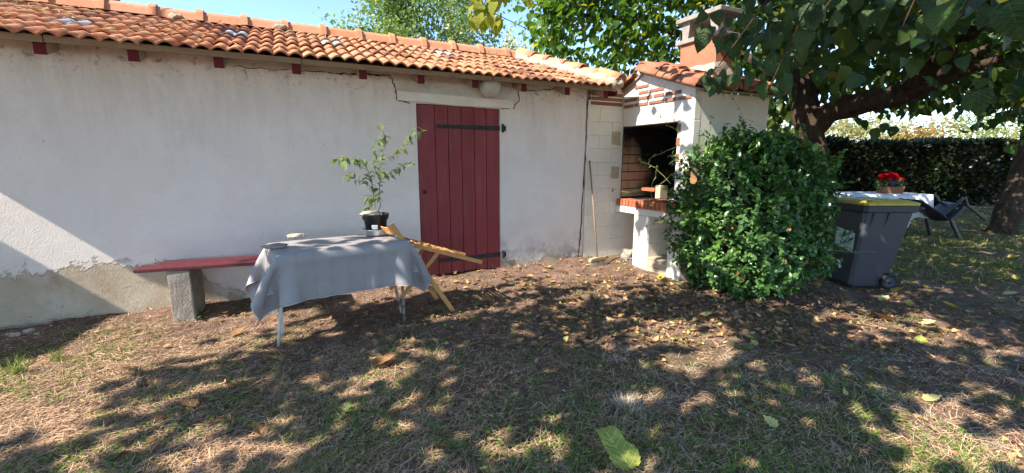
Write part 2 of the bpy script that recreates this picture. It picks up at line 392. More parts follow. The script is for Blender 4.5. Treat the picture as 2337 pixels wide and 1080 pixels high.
def rough_mesh(me, amp, freq, seed=0, cuts=2):
    bm = bmesh.new(); bm.from_mesh(me)
    if cuts: bmesh.ops.subdivide_edges(bm, edges=bm.edges, cuts=cuts, use_grid_fill=True)
    from mathutils import noise as mn
    for v in bm.verts:
        p = v.co * freq + Vector((seed * 3.1, seed * 1.7, seed))
        v.co += Vector((mn.noise(p), mn.noise(p + Vector((9, 3, 1))), mn.noise(p + Vector((2, 8, 5))))) * amp
    bm.to_mesh(me); bm.free(); me.update(); return me

# leaf templates: stations (t, half width), midrib droop, fold
def leaf_tpl(st, fold=.25, droop=.25, wav=.0):
    vs = []; fs = []
    for i, (t, wd) in enumerate(st):
        z = -droop * t * t
        s = 1 + (wav if i % 2 else -wav)
        vs += [(-wd * s, t, z + fold * wd), (0, t, z), (wd * s, t, z + fold * wd * .8)]
    for i in range(len(st) - 1):
        a = 3 * i; b = a + 3
        fs += [(a, a + 1, b + 1, b), (a + 1, a + 2, b + 2, b + 1)]
    return np.array(vs), fs
MUL = leaf_tpl([(0, .02), (-.07, .16), (-.04, .27), (.04, .34), (.10, .35), (.16, .42), (.22, .41), (.30, .45), (.36, .41), (.43, .40), (.48, .34), (.55, .35), (.60, .29), (.68, .27), (.74, .20), (.82, .15), (.90, .07), (1, .003)], .22, .35)
MULS = leaf_tpl([(0, .05), (.15, .38), (.45, .42), (.75, .22), (1, .01)], .25, .35)
OVAL = leaf_tpl([(0, .01), (.25, .19), (.5, .25), (.75, .17), (1, .005)], .30, .25)
OVALS = leaf_tpl([(0, .02), (.4, .26), (1, .01)], .3, .2)
DRY = leaf_tpl([(0, .03), (-.03, .2), (.12, .38), (.25, .30), (.42, .36), (.55, .20), (.78, .15), (1, .01)], .7, -.4, .12)
DIA = (np.array([(0, 0, 0), (-.28, .5, .03), (0, 1, 0), (.28, .5, .03)]), [(0, 1, 2, 3)])

def frames(d, nrm):
    d = d / np.linalg.norm(d, axis=1, keepdims=True)
    x = np.cross(d, nrm); x /= (np.linalg.norm(x, axis=1, keepdims=True) + 1e-9); z = np.cross(x, d)
    return np.stack([x, d, z], axis=2)
def bulk(name, tpl, pos, R, sc, colr, mat, parent=None, kind='stuff', smooth=True):
    tv, tf = tpl; N = len(pos); nv = len(tv)
    sc = np.asarray(sc, float); sc = sc[:, None] * np.ones(3) if sc.ndim == 1 else sc
    V = np.einsum('nij,nkj->nki', R, tv[None] * sc[:, None, :]) + pos[:, None, :]
    flat = np.concatenate([np.array(f) for f in tf]); ln = np.array([len(f) for f in tf])
    loops = (flat[None] + (np.arange(N) * nv)[:, None]).ravel()
    lt = np.tile(ln, N); ls = np.concatenate([[0], np.cumsum(lt)[:-1]])
    me = bpy.data.meshes.new(name)
    me.vertices.add(N * nv); me.vertices.foreach_set('co', V.ravel())
    me.loops.add(len(loops)); me.loops.foreach_set('vertex_index', loops.astype(np.int32))
    me.polygons.add(len(lt)); me.polygons.foreach_set('loop_start', ls.astype(np.int32))
    me.update(calc_edges=True)
    if smooth: me.polygons.foreach_set('use_smooth', np.ones(len(lt), bool))
    at = me.attributes.new('Col', 'FLOAT_COLOR', 'POINT')
    C4 = np.concatenate([colr, np.ones((N, 1))], 1)
    at.data.foreach_set('color', np.repeat(C4, nv, axis=0).ravel())
    me.materials.append(mat); me.update()
    o = link(name, me, parent)
    if parent is not None: o.matrix_parent_inverse = inv(parent)
    if kind: o['kind'] = kind
    return o
def tpl_mesh(name, tpl, mat):
    me = bpy.data.meshes.new(name); me.from_pydata([tuple(v) for v in tpl[0]], [], tpl[1]); me.materials.append(mat)
    me.polygons.foreach_set('use_smooth', [True] * len(me.polygons)); me.update(); return me
def place(name, me, parent, pos, R, s):
    o = bpy.data.objects.new(name, me); COL.objects.link(o)
    m = Matrix([[float(R[i][j]) * s for j in range(3)] + [float(pos[i])] for i in range(3)] + [[0, 0, 0, 1]])
    if parent is not None:
        o.parent = parent; o.matrix_parent_inverse = inv(parent)
    o.matrix_basis = m
    return o
def rdir(n): v = rng.normal(size=(n, 3)); return v / np.linalg.norm(v, axis=1, keepdims=True)
def mixcol(a, b, n, extra=None, p=0.):
    t = rng.random((n, 1)); c = np.array(a) * (1 - t) + np.array(b) * t
    if extra is not None:
        k = rng.random(n) < p; c[k] = np.array(extra) * (.8 + .4 * rng.random((k.sum(), 1)))
    return c

# ================================================================== GROUND
def ground():
    xs = np.concatenate([-np.geomspace(300, 5, 14), np.linspace(-4.6, 12, 110), np.geomspace(12.6, 500, 24)])
    ys = np.concatenate([-np.geomspace(200, 1.5, 10), np.linspace(-1.2, 7.5, 90), np.geomspace(8, 500, 22)])
    X, Y = np.meshgrid(xs, ys, indexing='ij'); Z = gz(X, Y)
    Z = Z + .008 * rng.normal(size=Z.shape) * ((X > -4) & (X < 12) & (Y < 7) & (Y > 0))
    nx, ny = X.shape; V = np.stack([X, Y, Z], 2).reshape(-1, 3)
    b = MB(); b.v = [tuple(v) for v in V.tolist()]
    b.f = [(i * ny + j, (i + 1) * ny + j, (i + 1) * ny + j + 1, i * ny + j + 1) for i in range(nx - 1) for j in range(ny - 1)]; b.mi = [0] * len(b.f)
    o = b.obj('ground', M['ground'], None, True); o['kind'] = 'structure'
ground()

# ================================================================== SHED
WY = 5.45; RS = .36; EY = 5.12; EZ = 2.535; RIDY = 7.1; XL = -3.73
def rz(Y): return EZ + (Y - EY) * RS
shed = empty('outbuilding', (0, 6.3, 0), 'long low white plastered shed with orange tiled roof and red plank door', 'shed')
def build_shed():
    b = MB()
    b.prism([(-3.6, -.3), (-3.6, 2.60), (3.93, 2.60), (3.93, -.3), (2.54, -.3), (2.54, 2.175), (1.415, 2.175), (1.415, -.3)], 1, WY, WY + .25)
    b.obj('front_wall', M['plaster'], shed)
    b = MB(); b.box((-3.6, 8.6, -.3), (3.3, 8.85, 2.55)); b.obj('back_wall', M['plaster'], shed)
    b = MB(); b.prism([(5.71, -.3), (8.59, -.3), (8.59, 2.6), (7.1, 3.1), (5.71, 2.6)], 0, -3.58, -3.34); b.obj('end_wall', M['plaster'], shed)
    b = MB(); b.prism([(5.71, -.3), (8.59, -.3), (8.59, 2.6), (7.1, 3.1), (5.71, 2.6)], 0, 3.05, 3.3); b.obj('end_wall', M['plaster'], shed)
    # repair render above the crack: irregular slab proud of the wall
    pts = [(530, 150), (610, 157), (676, 160), (730, 163), (770, 169), (826, 167), (865, 171), (888, 172), (896, 184), (903, 205), (905, 228), (950, 236), (1140, 250), (1172, 247), (1183, 232), (1182, 204), (1196, 203), (1215, 207), (1255, 203), (1272, 200)]
    P = [ony(x, y, WY)[[0, 2]] for x, y in pts]
    P = [p + rng.normal(0, .004, 2) for p in P]
    top = [(float(P[-1][0]), 2.56), (float(P[0][0]), 2.56)]
    poly = [tuple(p) for p in P] + top
    b = MB(); b.prism(poly, 1, WY - .006, WY + .01); b.obj('repair_render', M['repair'], shed)
    def crack(pix, wd, name='crack', Y=WY - .008, jit=.006, n=5):
        Q = [ony(x, y, WY)[[0, 2]] for x, y in pix]; fine = []
        for a, c in zip(Q[:-1], Q[1:]):
            for t in np.linspace(0, 1, n, endpoint=False): fine.append(a * (1 - t) + c * t + rng.normal(0, jit, 2))
        fine.append(Q[-1]); b = MB(); vs = []
        for i, p in enumerate(fine):
            d = fine[min(i + 1, len(fine) - 1)] - fine[max(i - 1, 0)]; d /= np.linalg.norm(d) + 1e-9; nn = np.array([-d[1], d[0]])
            ww = wd * (.35 + 1.1 * rng.random())
            vs += [(*(p + nn * ww)[:1], Y, (p + nn * ww)[1]), (*(p - nn * ww)[:1], Y, (p - nn * ww)[1])]
        b.add(vs, [(2 * i, 2 * i + 1, 2 * i + 3, 2 * i + 2) for i in range(len(fine) - 1)])
        b.obj(name, M['crack'], shed)
    crack([(530, 152), (610, 158), (676, 161), (730, 164), (770, 169)], .0035)
    crack([(766, 168), (795, 170), (826, 168), (865, 172)], .009)
    crack([(862, 171), (888, 173), (896, 185), (903, 206), (905, 229), (935, 236)], .006)
    crack([(1185, 204), (1215, 208), (1255, 204), (1272, 201)], .007)
    crack([(1182, 205), (1184, 230), (1172, 247), (1142, 249)], .005)
    crack([(1345, 206), (1340, 240), (1338, 300), (1333, 380), (1328, 470), (1322, 560), (1318, 590)], .010, jit=.005)
    # lintel (slightly tilted)
    b = MB(); A = [ony(907, 206, WY - .03), ony(1173, 229, WY - .03), ony(1171, 247, WY - .03), ony(1045, 242, WY - .03), ony(907, 228, WY - .03)]
    b.prism([(p[0], p[2]) for p in A], 1, WY - .03, WY + .15)
    o = b.obj('lintel', M['lintel'], shed, bevel=.008); rough_mesh(o.data, .008, 6, 2, 3)
    # door
    dx = 1.42; wd = [.232, .172, .178, .176, .168, .190]; x = dx
    door = bpy.data.objects.new('door', None); COL.objects.link(door); door.parent = shed; door.matrix_parent_inverse = inv(shed); door.location = (1.98, WY + .04, 0)
    for i, q in enumerate(wd):
        b = MB(); off = random.uniform(-.002, .002)
        b.box((x + .003, WY + .022 + off, .0 + random.uniform(0, .02)), (x + q - .003, WY + .052 + off, 2.168))
        b.obj('plank', M['door'], door, bevel=.005); x += q
    b = MB(); b.box((1.415, WY + .06, -.1), (2.54, WY + .10, 2.175)); b.obj('backing', M['soot'], door)
    for (zz, xa) in ((1.915, 1.67), (.19, 1.66)):
        b = MB(); b.prism([(xa, zz - .022), (xa, zz + .022), (2.56, zz + .03), (2.56, zz - .03)], 1, WY + .008, WY + .0195)
        b.tube([(2.575, WY - .012, zz - .055), (2.575, WY - .012, zz + .055)], .016, 10)
        b.box((2.56, WY - .012, zz - .035), (2.62, WY - .002, zz + .035))
        for t in (.12, .4, .68): b.lathe([(0, -.006), (.008, -.005), (.010, 0)], (xa + t * .9, WY + .008, zz), 8, 1)
        b.obj('hinge_strap', M['iron'], door)
    b = MB(); p = ony(969, 438, WY + .02); b.lathe([(0, -.022), (.02, -.020), (.026, -.008), (.02, 0)], (p[0], WY + .02, p[2]), 12, 1); b.obj('knob', M['iron'], door, True)
    # rafters with red painted ends
    for i, X in enumerate(list(np.arange(-3.1, -2, .64)) + [-1.79, -1.18, -.54, .13, .78, 1.42, 2.09, 2.76, 3.43, 4.08]):
        b = MB(); s0 = 2.365; wv = .082; b.add([(X - wv / 2, 5.2, s0), (X + wv / 2, 5.2, s0), (X + wv / 2, 5.2, s0 + .11), (X - wv / 2, 5.2, s0 + .11),
               (X - wv / 2, 6.0, s0 + .28), (X + wv / 2, 6.0, s0 + .28), (X + wv / 2, 6.0, s0 + .39), (X - wv / 2, 6.0, s0 + .39)],
              [(0, 1, 5, 4), (1, 2, 6, 5), (2, 3, 7, 6), (3, 0, 4, 7), (4, 5, 6, 7)])
        b.cur = 1; b.add([(X - wv / 2, 5.1985, s0), (X + wv / 2, 5.1985, s0), (X + wv / 2, 5.1985, s0 + .112), (X - wv / 2, 5.1985, s0 + .112)], [(0, 1, 2, 3)])
        b.obj('rafter', [M['rafter'], M['rafter_red']], shed)
    # eave board in lengths
    xs = [-3.72, -1.74, .18, 2.30, 4.20]
    for i in range(4):
        b = MB(); b.box((xs[i] + .004, 5.135, 2.452 + .004 * (i % 2)), (xs[i + 1] - .004, 5.165, 2.508 + .004 * (i % 2))); b.obj('eave_board', M['wood_grey'], shed, bevel=.004)
    # corner board of the hip
    b = MB(); b.beam((4.24, 5.15, 2.45), (4.10, 5.75, 2.47), .022, .10); b.obj('end_board', M['rafter_red'], shed)
    # roof deck and rear slope
    roof = bpy.data.objects.new('roof', None); COL.objects.link(roof); roof.parent = shed; roof.matrix_parent_inverse = inv(shed); roof.location = (0, 6.3, 2.6)
    b = MB(); b.add([(XL, 5.165, rz(5.165) - .05), (4.24, 5.165, rz(5.165) - .05), (3.7, RIDY, rz(RIDY) - .05), (XL, RIDY, rz(RIDY) - .05), (3.6, 8.95, 2.56), (XL, 8.95, 2.56)], [(0, 1, 2, 3), (3, 2, 4, 5)])
    b.obj('deck', M['wood_grey'], roof)
    b = MB(); b.add([(XL, RIDY, rz(RIDY)), (3.72, RIDY, rz(RIDY)), (3.62, 9.0, 2.60), (XL, 9.0, 2.60)], [(0, 1, 2, 3)]); b.obj('rear_slope', M['tile'], roof)
    # interlocking double-barrel tiles
    TW, TL, GA = .262, .40, .353
    def tile_mesh(k):
        n = 12; u = np.linspace(0, 1, n + 1)
        h = .036 * (np.clip(.5 + .5 * np.cos(2 * np.pi * (2 * u - .5 + .0)), 0, 1)) ** .55
        h = h + np.where(u > .98, -.004, 0)
        vs = []
        for y, lift in ((0, .018), (TL, 0)):
            for i in range(n + 1): vs.append((u[i] * TW, y, h[i] + lift))
            for i in range(n + 1): vs.append((u[i] * TW, y, h[i] + lift - .016))
        m = n + 1; fs = []
        for i in range(n):
            fs += [(i, i + 1, 2 * m + i + 1, 2 * m + i), (m + i, 3 * m + i, 3 * m + i + 1, m + i + 1), (i, m + i, m + i + 1, i + 1)]
        fs += [(0, 2 * m, 3 * m, m), (n, m + n, 3 * m + n, 2 * m + n)]
        b = MB(); b.add(vs, fs); me = b.mesh('roof_tile', M['tile'])
        sm = np.ones(len(me.polygons), bool); nr = np.array([p.normal.y for p in me.polygons]); sm[np.abs(nr) > .7] = False
        me.polygons.foreach_set('use_smooth', sm); return me
    tm = tile_mesh(0); gm = tm.copy(); gm.materials.clear(); gm.materials.append(M['glass_tile'])
    glass = []
    for gx, gy in ((178, 42), (513, 73), (782, 100), (1018, 120)):
        bestt = None
        for Yt in np.linspace(5.2, 7, 60):
            p = ony(gx, gy, Yt); e = abs(p[2] - rz(Yt))
            if bestt is None or e < bestt[0]: bestt = (e, p[0], Yt)
        glass.append(bestt[1:])
    slope = math.atan(RS)
    row = 0; y0 = EY - .02
    while row < 6:
        Yr = y0 + row * GA * math.cos(slope); off = 0 if row % 2 == 0 else 0
        nc = int((4.35 - XL) / TW) + 1
        for c in range(nc):
            X = XL + c * TW + (TW - .0) * 0
            xlim = 4.28 - (Yr + .18 - EY) * (.56 / 1.98) + .02
            if X + TW * .55 > xlim: continue
            isg = any(abs(X + TW / 2 - gx) < TW / 2 and abs(Yr + .19 - gy) < .17 for gx, gy in glass)
            o = link('roof_tile', gm if isg else tm, roof); o.matrix_parent_inverse = inv(roof)
            o.location = (X + random.gauss(0, .003), Yr + random.gauss(0, .006), rz(Yr) - .028 + random.gauss(0, .003) + .012 * math.sin(X * 1.3 + 1))
            o.rotation_euler = (slope - .02 + random.gauss(0, .006), random.gauss(0, .008), random.gauss(0, .008))
        row += 1
    # ridge tiles: angular half section with a raised collar
    def ridge_mesh(L):
        pr = [(-.125, -.055), (-.085, .035), (-.035, .075), (.035, .075), (.085, .035), (.125, -.055)]
        b = MB()
        for x0, x1, g in ((0, L, 1.0), (-.03, .045, 1.22)):
            vs = [(x, p[0] * g, (p[1] + .055) * g - .055) for x in (x0, x1) for p in pr]; n = len(pr)
            b.add(vs, [(i, i + 1, n + i + 1, n + i) for i in range(n - 1)] + [tuple(range(n)), tuple(range(n, 2 * n))])
        return b.mesh('ridge_tile', M['ridge'])
    rm = ridge_mesh(.48); X = XL
    while X < 3.55:
        o = link('ridge_tile', rm, roof); o.matrix_parent_inverse = inv(roof); o.location = (X, RIDY, rz(RIDY) + .02 + random.gauss(0, .004))
        o.rotation_euler = (random.gauss(0, .02), random.gauss(0, .008), random.gauss(0, .01)); o.data = rm; X += .475
    # hip: barrel tiles bedded in mortar
    A = np.array([4.26, 5.10, 2.60]); B = np.array([3.68, 7.05, rz(7.05) + .05]); d = B - A; L = np.linalg.norm(d); d /= L
    def barrel(Ln, r0, r1, th=.014, n=9, ang=1.5):
        b = MB(); vs = []
        for y, r in ((0, r0), (Ln, r1)):
            for rr in (r, r - th):
                for i in range(n + 1):
                    t = -ang + 2 * ang * i / n; vs.append((rr * math.sin(t), y, rr * math.cos(t)))
        m = n + 1; fs = []
        for i in range(n):
            fs += [(i, i + 1, 2 * m + i + 1, 2 * m + i), (m + i, 3 * m + i, 3 * m + i + 1, m + i + 1), (i, m + i, m + i + 1, i + 1), (2 * m + i, 2 * m + i + 1, 3 * m + i + 1, 3 * m + i)]
        fs += [(0, 2 * m, 3 * m, m), (n, m + n, 3 * m + n, 2 * m + n)]
        b.add(vs, fs); return b
    bm_ = barrel(.40, .125, .105).mesh('hip_tile', M['ridge'], True)
    R0 = frames(d[None], np.array([[0, 0, 1.]]))[0]
    for k in range(6):
        p = A + d * (k * L / 6) + np.array([0, 0, -.02 + random.gauss(0, .006)])
        o = place('hip_tile', bm_, roof, p, R0 @ np.array(Matrix.Rotation(random.gauss(0, .05), 3, 'X')), 1)
    b = MB(); b.tube([A + d * t * L + np.array([-.06, 0, -.055]) for t in np.linspace(.0, 1, 14)], [.085 + .02 * random.random() for _ in range(14)], 8)
    o = b.obj('mortar_bed', M['mortar'], roof, True); rough_mesh(o.data, .025, 14, 3, 1)
    b = MB(); b.lathe([(0, -.075), (.06, -.05), (.085, 0), (.06, .05), (0, .07)], (4.235, 5.10, 2.575), 12)
    o = b.obj('mortar_lump', M['mortar'], roof, True); rough_mesh(o.data, .05, 11, 4, 1)
    for gx, gy in ((400, 40), (640, 62)):
        p = ony(gx, gy, RIDY - .1); b = MB(); b.lathe([(0, -.05), (.06, -.03), (.085, 0), (.05, .04), (0, .05)], tuple(p), 10); o = b.obj('mortar_lump', M['mortar'], roof, True); rough_mesh(o.data, .05, 11, gx, 1)
    # straw and leaf bits caught in the tiles
    n = 1500; Yb = rng.uniform(5.15, 6.9, n); Xb = rng.uniform(-3, 4, n); clump = np.sin(Xb * 2.3 + Yb * 3) + np.sin(Xb * 5.1 - Yb); kp = clump > .1; Xb = Xb[kp]; Yb = Yb[kp]; n = len(Xb)
    P = np.stack([Xb, Yb, rz(Yb) + .03], 1); dd = rdir(n) * np.array([1, .6, .1]); dd[:, 2] += dd[:, 1] * RS
    bulk('roof_debris', DIA, P, frames(dd, np.tile([0, -.3, 1.], (n, 1)) + .4 * rdir(n)), np.stack([.03 + 0 * Xb, rng.uniform(.04, .14, n), .03 + 0 * Xb], 1), mixcol((.42, .30, .16), (.30, .19, .10), n), M['litter'], shed)
    # eave wall lamp bracket handled separately; flue behind ridge
    p = ony(245, 5, 8.2); b = MB(); b.lathe([(.0, 2.6), (.14, 2.6), (.14, 4.2), (.115, 4.2), (.115, 2.7)], (p[0], 8.2, 0), 18); b.obj('flue_pipe', M['conc'], shed, True)
build_shed()

# globe lamp under the eave
def lamp():
    c = ony(1118, 198, WY - .14)
    r = empty('globe_lamp', (c[0], WY, c[2]), 'round frosted glass globe lamp hanging on the wall above the red door', 'wall lamp')
    b = MB(); prof = [(.135 * math.cos(t), .14 * math.sin(t)) for t in np.linspace(-math.pi / 2, math.pi / 2, 16)]; b.lathe(prof, (c[0], WY - .15, c[2]), 24); b.obj('globe', M['globe'], r, True)
    b = MB(); b.box((c[0] - .05, WY - .05, c[2] - .05), (c[0] + .05, WY + .005, c[2] + .05)); b.tube([(c[0], WY - .03, c[2]), (c[0], WY - .06, c[2])], .06, 12); b.obj('mount', M['white'], r, bevel=.006)
lamp()

# ================================================================== BARBECUE
FX = 4.62; BY = 4.10; BX = 6.08
bbq = empty('masonry_barbecue', (5.3, 4.8, 0), 'white masonry garden barbecue with tiled gable roof, brick trim and clay chimney', 'barbecue')
def build_bbq():
    # block wall strip between shed and hearth, laid in courses
    z = -.12; i = 0; bw = FX + .18
    while z < 2.28:
        h = .198; xs = [3.955, 4.18 if i % 2 else 4.42, bw + (.0 if i % 2 else .0)]
        for a, c in zip(xs[:-1], xs[1:]):
            b = MB(); b.box((a + .003, WY - .004 + random.uniform(-.002, .002), z + .003), (c - .003, WY + .2, min(z + h, 2.285) - .003)); b.obj('block', M['block'], bbq, bevel=.006)
        z += h; i += 1
    b = MB(); b.box((3.95, WY + .004, -.12), (bw + 1.2, WY + .22, 2.55)); b.obj('party_wall', M['block'], bbq)
    z = 2.29
    for i in range(3):
        xs = [3.965, 4.02, FX - .02] if i else [4.0, FX - .02]
        for a, c in zip(xs[:-1], xs[1:]):
            b = MB(); b.box((a + .012, WY - .012, z + .008), (c - .008, WY + .1, z + .058)); o = b.obj('brick', M['brick'], bbq, bevel=.005)
        b = MB(); b.box((3.96, WY - .006, z - .008), (FX - .01, WY + .05, z + .0085)); b.obj('mortar_joint', M['white'], bbq)
        z += .066
    for (px, py, w_, h_) in ((1406, 316, .15, .19), (1403, 394, .15, .18)):
        p = ony(px, py, WY - .01); b = MB(); b.box((p[0] - w_ / 2, WY - .014, p[2] - h_ / 2), (p[0] + w_ / 2 + .01, WY + .05, p[2] + h_ / 2)); o = b.obj('corner_stone', M['flagstone'], bbq); rough_mesh(o.data, .02, 8, px, 3)
    # hearth side walls of fire brick
    def brickwall(axis, plane, a0, a1, z0, z1, bl, bh, mat, par, thick=.05, sgn=-1, j=.006):
        z = z0; r = 0
        while z < z1 - .02:
            a = a0 - (bl / 2 if r % 2 else 0)
            while a < a1:
                lo = max(a, a0); hi = min(a + bl, a1)
                if hi - lo > .04:
                    pr = plane + sgn * random.uniform(.0, .006); b = MB()
                    zt = min(z + bh, z1)
                    if axis == 1: b.box((lo + j, min(pr, pr - sgn * thick), z + j), (hi - j, max(pr, pr - sgn * thick), zt - j))
                    else: b.box((min(pr, pr - sgn * thick), lo + j, z + j), (max(pr, pr - sgn * thick), hi - j, zt - j))
                    b.obj('brick', mat, par, bevel=.004)
                a += bl
            z += bh; r += 1
    hearth = bpy.data.objects.new('hearth', None); COL.objects.link(hearth); hearth.parent = bbq; hearth.matrix_parent_inverse = inv(bbq); hearth.location = (5.1, 4.8, .9)
    brickwall(1, WY - .03, FX + .005, 5.72, .92, 1.98, .25, .132, M['firebrick'], hearth)
    brickwall(0, 5.66, BY + .24, WY - .04, .92, 1.98, .25, .132, M['firebrick'], hearth)
    b = MB(); b.box((FX + .01, WY - .022, .9), (5.72, WY - .006, 2.0)); b.box((5.665, BY + .2, .9), (5.72, WY - .03, 2.0)); b.obj('joint_bed', M['soot'], hearth)
    b = MB(); b.box((FX + .13, BY + .2, 1.99), (5.7, WY - .02, 2.03)); b.obj('hood_ceiling', M['soot'], hearth)
    b = MB(); b.box((4.72, BY + .21, .885), (5.66, WY - .03, .905)); b.obj('hearth_floor', M['soot'], hearth)
    # body walls
    b = MB(); b.box((FX + .004, BY, -.15), (BX, BY + .2, 2.36)); b.obj('side_wall', M['block'], bbq, bevel=.012)
    b = MB(); b.box((5.73, BY + .2, -.15), (BX, WY, 2.3)); b.obj('back_wall', M['block'], bbq)
    b = MB(); b.box((FX, BY - .003, .9), (FX + .12, BY + .255, 2.0)); b.obj('front_pillar', M['white'], bbq, bevel=.01)
    b = MB(); b.box((FX + .001, BY - .002, 2.0), (FX + .12, WY - .01, 2.27)); b.obj('front_lintel', M['white'], bbq, bevel=.008)
    g = [(BY - .002, 2.27), (WY - .01, 2.27), (WY - .01, 2.50), (5.03, 2.70), (BY - .002, 2.40)]
    b = MB(); b.prism(g, 0, FX - .004, FX + .12); b.obj('gable', M['white'], bbq)
    # exposed thin bricks in the gable
    def gtop(y): return 2.40 + (y - BY) / (5.03 - BY) * .30 if y < 5.03 else 2.70 - (y - 5.03) / .41 * .20
    z = 2.268; r = 0
    while z < 2.64:
        y = WY - .02; k = 0
        while y > BY + .12:
            L = .30 if (r + k) % 3 else .22; y2 = max(y - L, BY + .04)
            if gtop(y) > z + .085 and gtop(y2) > z + .085 and not (r >= 1 and random.random() < .12):
                b = MB(); b.box((FX - .014 - random.random() * .004, y2 + .012, z + random.uniform(0, .004)), (FX + .05, y - .012, z + .046 + random.uniform(-.003, .004))); b.obj('brick', M['brick'], bbq, bevel=.004)
            y = y2; k += 1
        z += .082; r += 1
    for zz in (1.47, 1.68, 1.86):
        b = MB(); b.box((FX - .006, BY + .20, zz), (FX + .05, BY + .262, zz + .11)); b.obj('brick', M['brick'], bbq, bevel=.006)
    # counter
    b = MB(); b.box((4.545, BY - .05, .70), (5.66, WY - .006, .798)); b.obj('counter_slab', M['white'], bbq, bevel=.012)
    y = WY - .015; k = 0
    while y > BY - .02:
        b = MB(); px = 4.535 - (.035 if y < 5.0 else 0); b.box((px + random.uniform(-.004, .004), y - .066, .80), (px + .2, y - .008, .905 + random.uniform(-.004, .004) + (.012 if y < 5.0 else 0))); b.obj('edge_brick', M['edge_brick'], bbq, bevel=.012); y -= .073
    b = MB(); b.box((4.56, BY - .04, .797), (4.74, WY - .01, .884)); b.obj('brick_mortar', M['white'], bbq)
    # piers
    b = MB(); b.box((4.52, 4.70, -.2), (5.7, 4.99, .702)); b.obj('pier', M['white'], bbq, bevel=.012)
    b = MB(); b.box((4.50, BY - .04, -.2), (5.7, BY + .19, .702)); b.obj('pier', M['white'], bbq, bevel=.012)
    # blocks with beaded joints on the inside of the pier
    for r, (z0, z1) in enumerate(((-.1, .1), (.1, .30), (.30, .50), (.5, .69))):
        xs = [4.535, 4.74 if r % 2 else 4.88, 5.2]
        for a, c in zip(xs[:-1], xs[1:]):
            b = MB(); b.box((a + .004, 4.692, z0 + .004), (c - .004, 4.71, z1 - .004)); b.obj('block', M['block'], bbq, bevel=.004)
    # roof: canal tiles
    roof = bpy.data.objects.new('tiled_roof', None); COL.objects.link(roof); roof.parent = bbq; roof.matrix_parent_inverse = inv(bbq); roof.location = (5.3, 4.7, 2.5)
    E0 = np.array([0, 3.98, 2.385]); R1 = np.array([0, 5.03, 2.745])
    b = MB(); b.add([(FX - .04, 4.0, 2.352), (BX + .1, 4.0, 2.352), (BX + .1, 5.03, 2.705), (FX - .04, 5.03, 2.705), (BX + .1, WY + .1, 2.50), (FX - .04, WY + .0, 2.50),
                     (FX - .04, 4.0, 2.37), (BX + .1, 4.0, 2.37), (BX + .1, 5.03, 2.725), (FX - .04, 5.03, 2.725), (BX + .1, WY + .1, 2.52), (FX - .04, WY + .0, 2.52)],
                    [(0, 1, 2, 3), (3, 2, 4, 5), (6, 7, 8, 9), (9, 8, 10, 11), (0, 1, 7, 6), (0, 3, 9, 6), (3, 5, 11, 9)]); b.obj('deck', M['mortar'], roof)
    def barrel(Ln, r0, r1, th=.013, n=9, ang=1.45, sg=1):
        b = MB(); vs = []
        for y, r in ((0, r0), (Ln, r1)):
            for rr in (r, r - th):
                for i in range(n + 1):
                    t = -ang + 2 * ang * i / n; vs.append((rr * math.sin(t), y, sg * rr * math.cos(t)))
        m = n + 1; fs = []
        for i in range(n):
            fs += [(i, i + 1, 2 * m + i + 1, 2 * m + i), (m + i, 3 * m + i, 3 * m + i + 1, m + i + 1), (i, m + i, m + i + 1, i + 1), (2 * m + i, 2 * m + i + 1, 3 * m + i + 1, 3 * m + i)]
        fs += [(0, 2 * m, 3 * m, m), (n, m + n, 3 * m + n, 2 * m + n)]
        b.add(vs, fs); return b.mesh('canal_tile', M['canal'], True)
    cov = barrel(.45, .112, .092); chn = barrel(.45, .095, .115, sg=-1)
    dirv = (R1 - E0); Ls = np.linalg.norm(dirv); dirv = dirv / Ls
    dirl = np.array([0, -(WY + .1 - 5.03), .2]); dirl = dirl / np.linalg.norm(dirl)
    R = frames(dirv[None], np.array([[0, 0, 1.]]))[0]
    pitch = .335; X = FX + .02; k = 0
    fill = MB(); fill.lathe([(.0, .0), (.094, .0)], (0, 0, 0), 14, 1)
    while X < BX + .2:
        for c in range(3):
            p = E0 + dirv * (c * .36) + np.array([X, 0, .035 + .012 * c + random.gauss(0, .003)])
            place('canal_tile', cov, roof, p, R @ np.array(Matrix.Rotation(random.gauss(0, .03), 3, 'X')), 1)
            if X + pitch / 2 < BX + .25:
                p = E0 + dirv * (c * .36) + np.array([X + pitch / 2, -.055, .075 + .01 * c])
                place('canal_tile', chn, roof, p, R, 1)
        # mortar plug at the open end with a small hole
        b = MB(); vs = []; n = 14
        for q, rr in ((0, .099), (1, .03)):
            for i in range(n + 1):
                t = math.pi * i / n; vs.append((X + rr * math.cos(t), 4.02, 2.415 + rr * math.sin(t) * 1.05 + (.0 if q == 0 else .004)))
        b.add(vs, [(i, i + 1, n + 2 + i, n + 1 + i) for i in range(n)]); b.obj('mortar_plug', M['mortar'], roof)
        X += pitch; k += 1
    # verge tiles along the gable edge
    for c in range(3):
        p = E0 + dirv * (c * .36) + np.array([FX - .055, 0.0, -.02]); place('canal_tile', cov, roof, p, R, 1)
    Rl = frames(dirl[None], np.array([[0, 0, 1.]]))[0]
    X = FX - .04
    while X < BX + .1:
        p = np.array([X, WY + .12, 2.50]); place('canal_tile', cov, roof, p, Rl, 1); X += .22
    Rr = frames(np.array([[1., 0, 0]]), np.array([[0, 0, 1.]]))[0]
    for k in range(5): place('canal_tile', cov, roof, (FX - .07 + k * .36, 5.03, 2.755 + .01 * (k % 2)), Rr, 1)
    # chimney
    ch = bpy.data.objects.new('chimney', None); COL.objects.link(ch); ch.parent = bbq; ch.matrix_parent_inverse = inv(bbq); ch.location = (5.4, 4.6, 2.7)
    cx0, cx1, cy0, cy1 = 5.20, 5.52, 4.33, 4.93
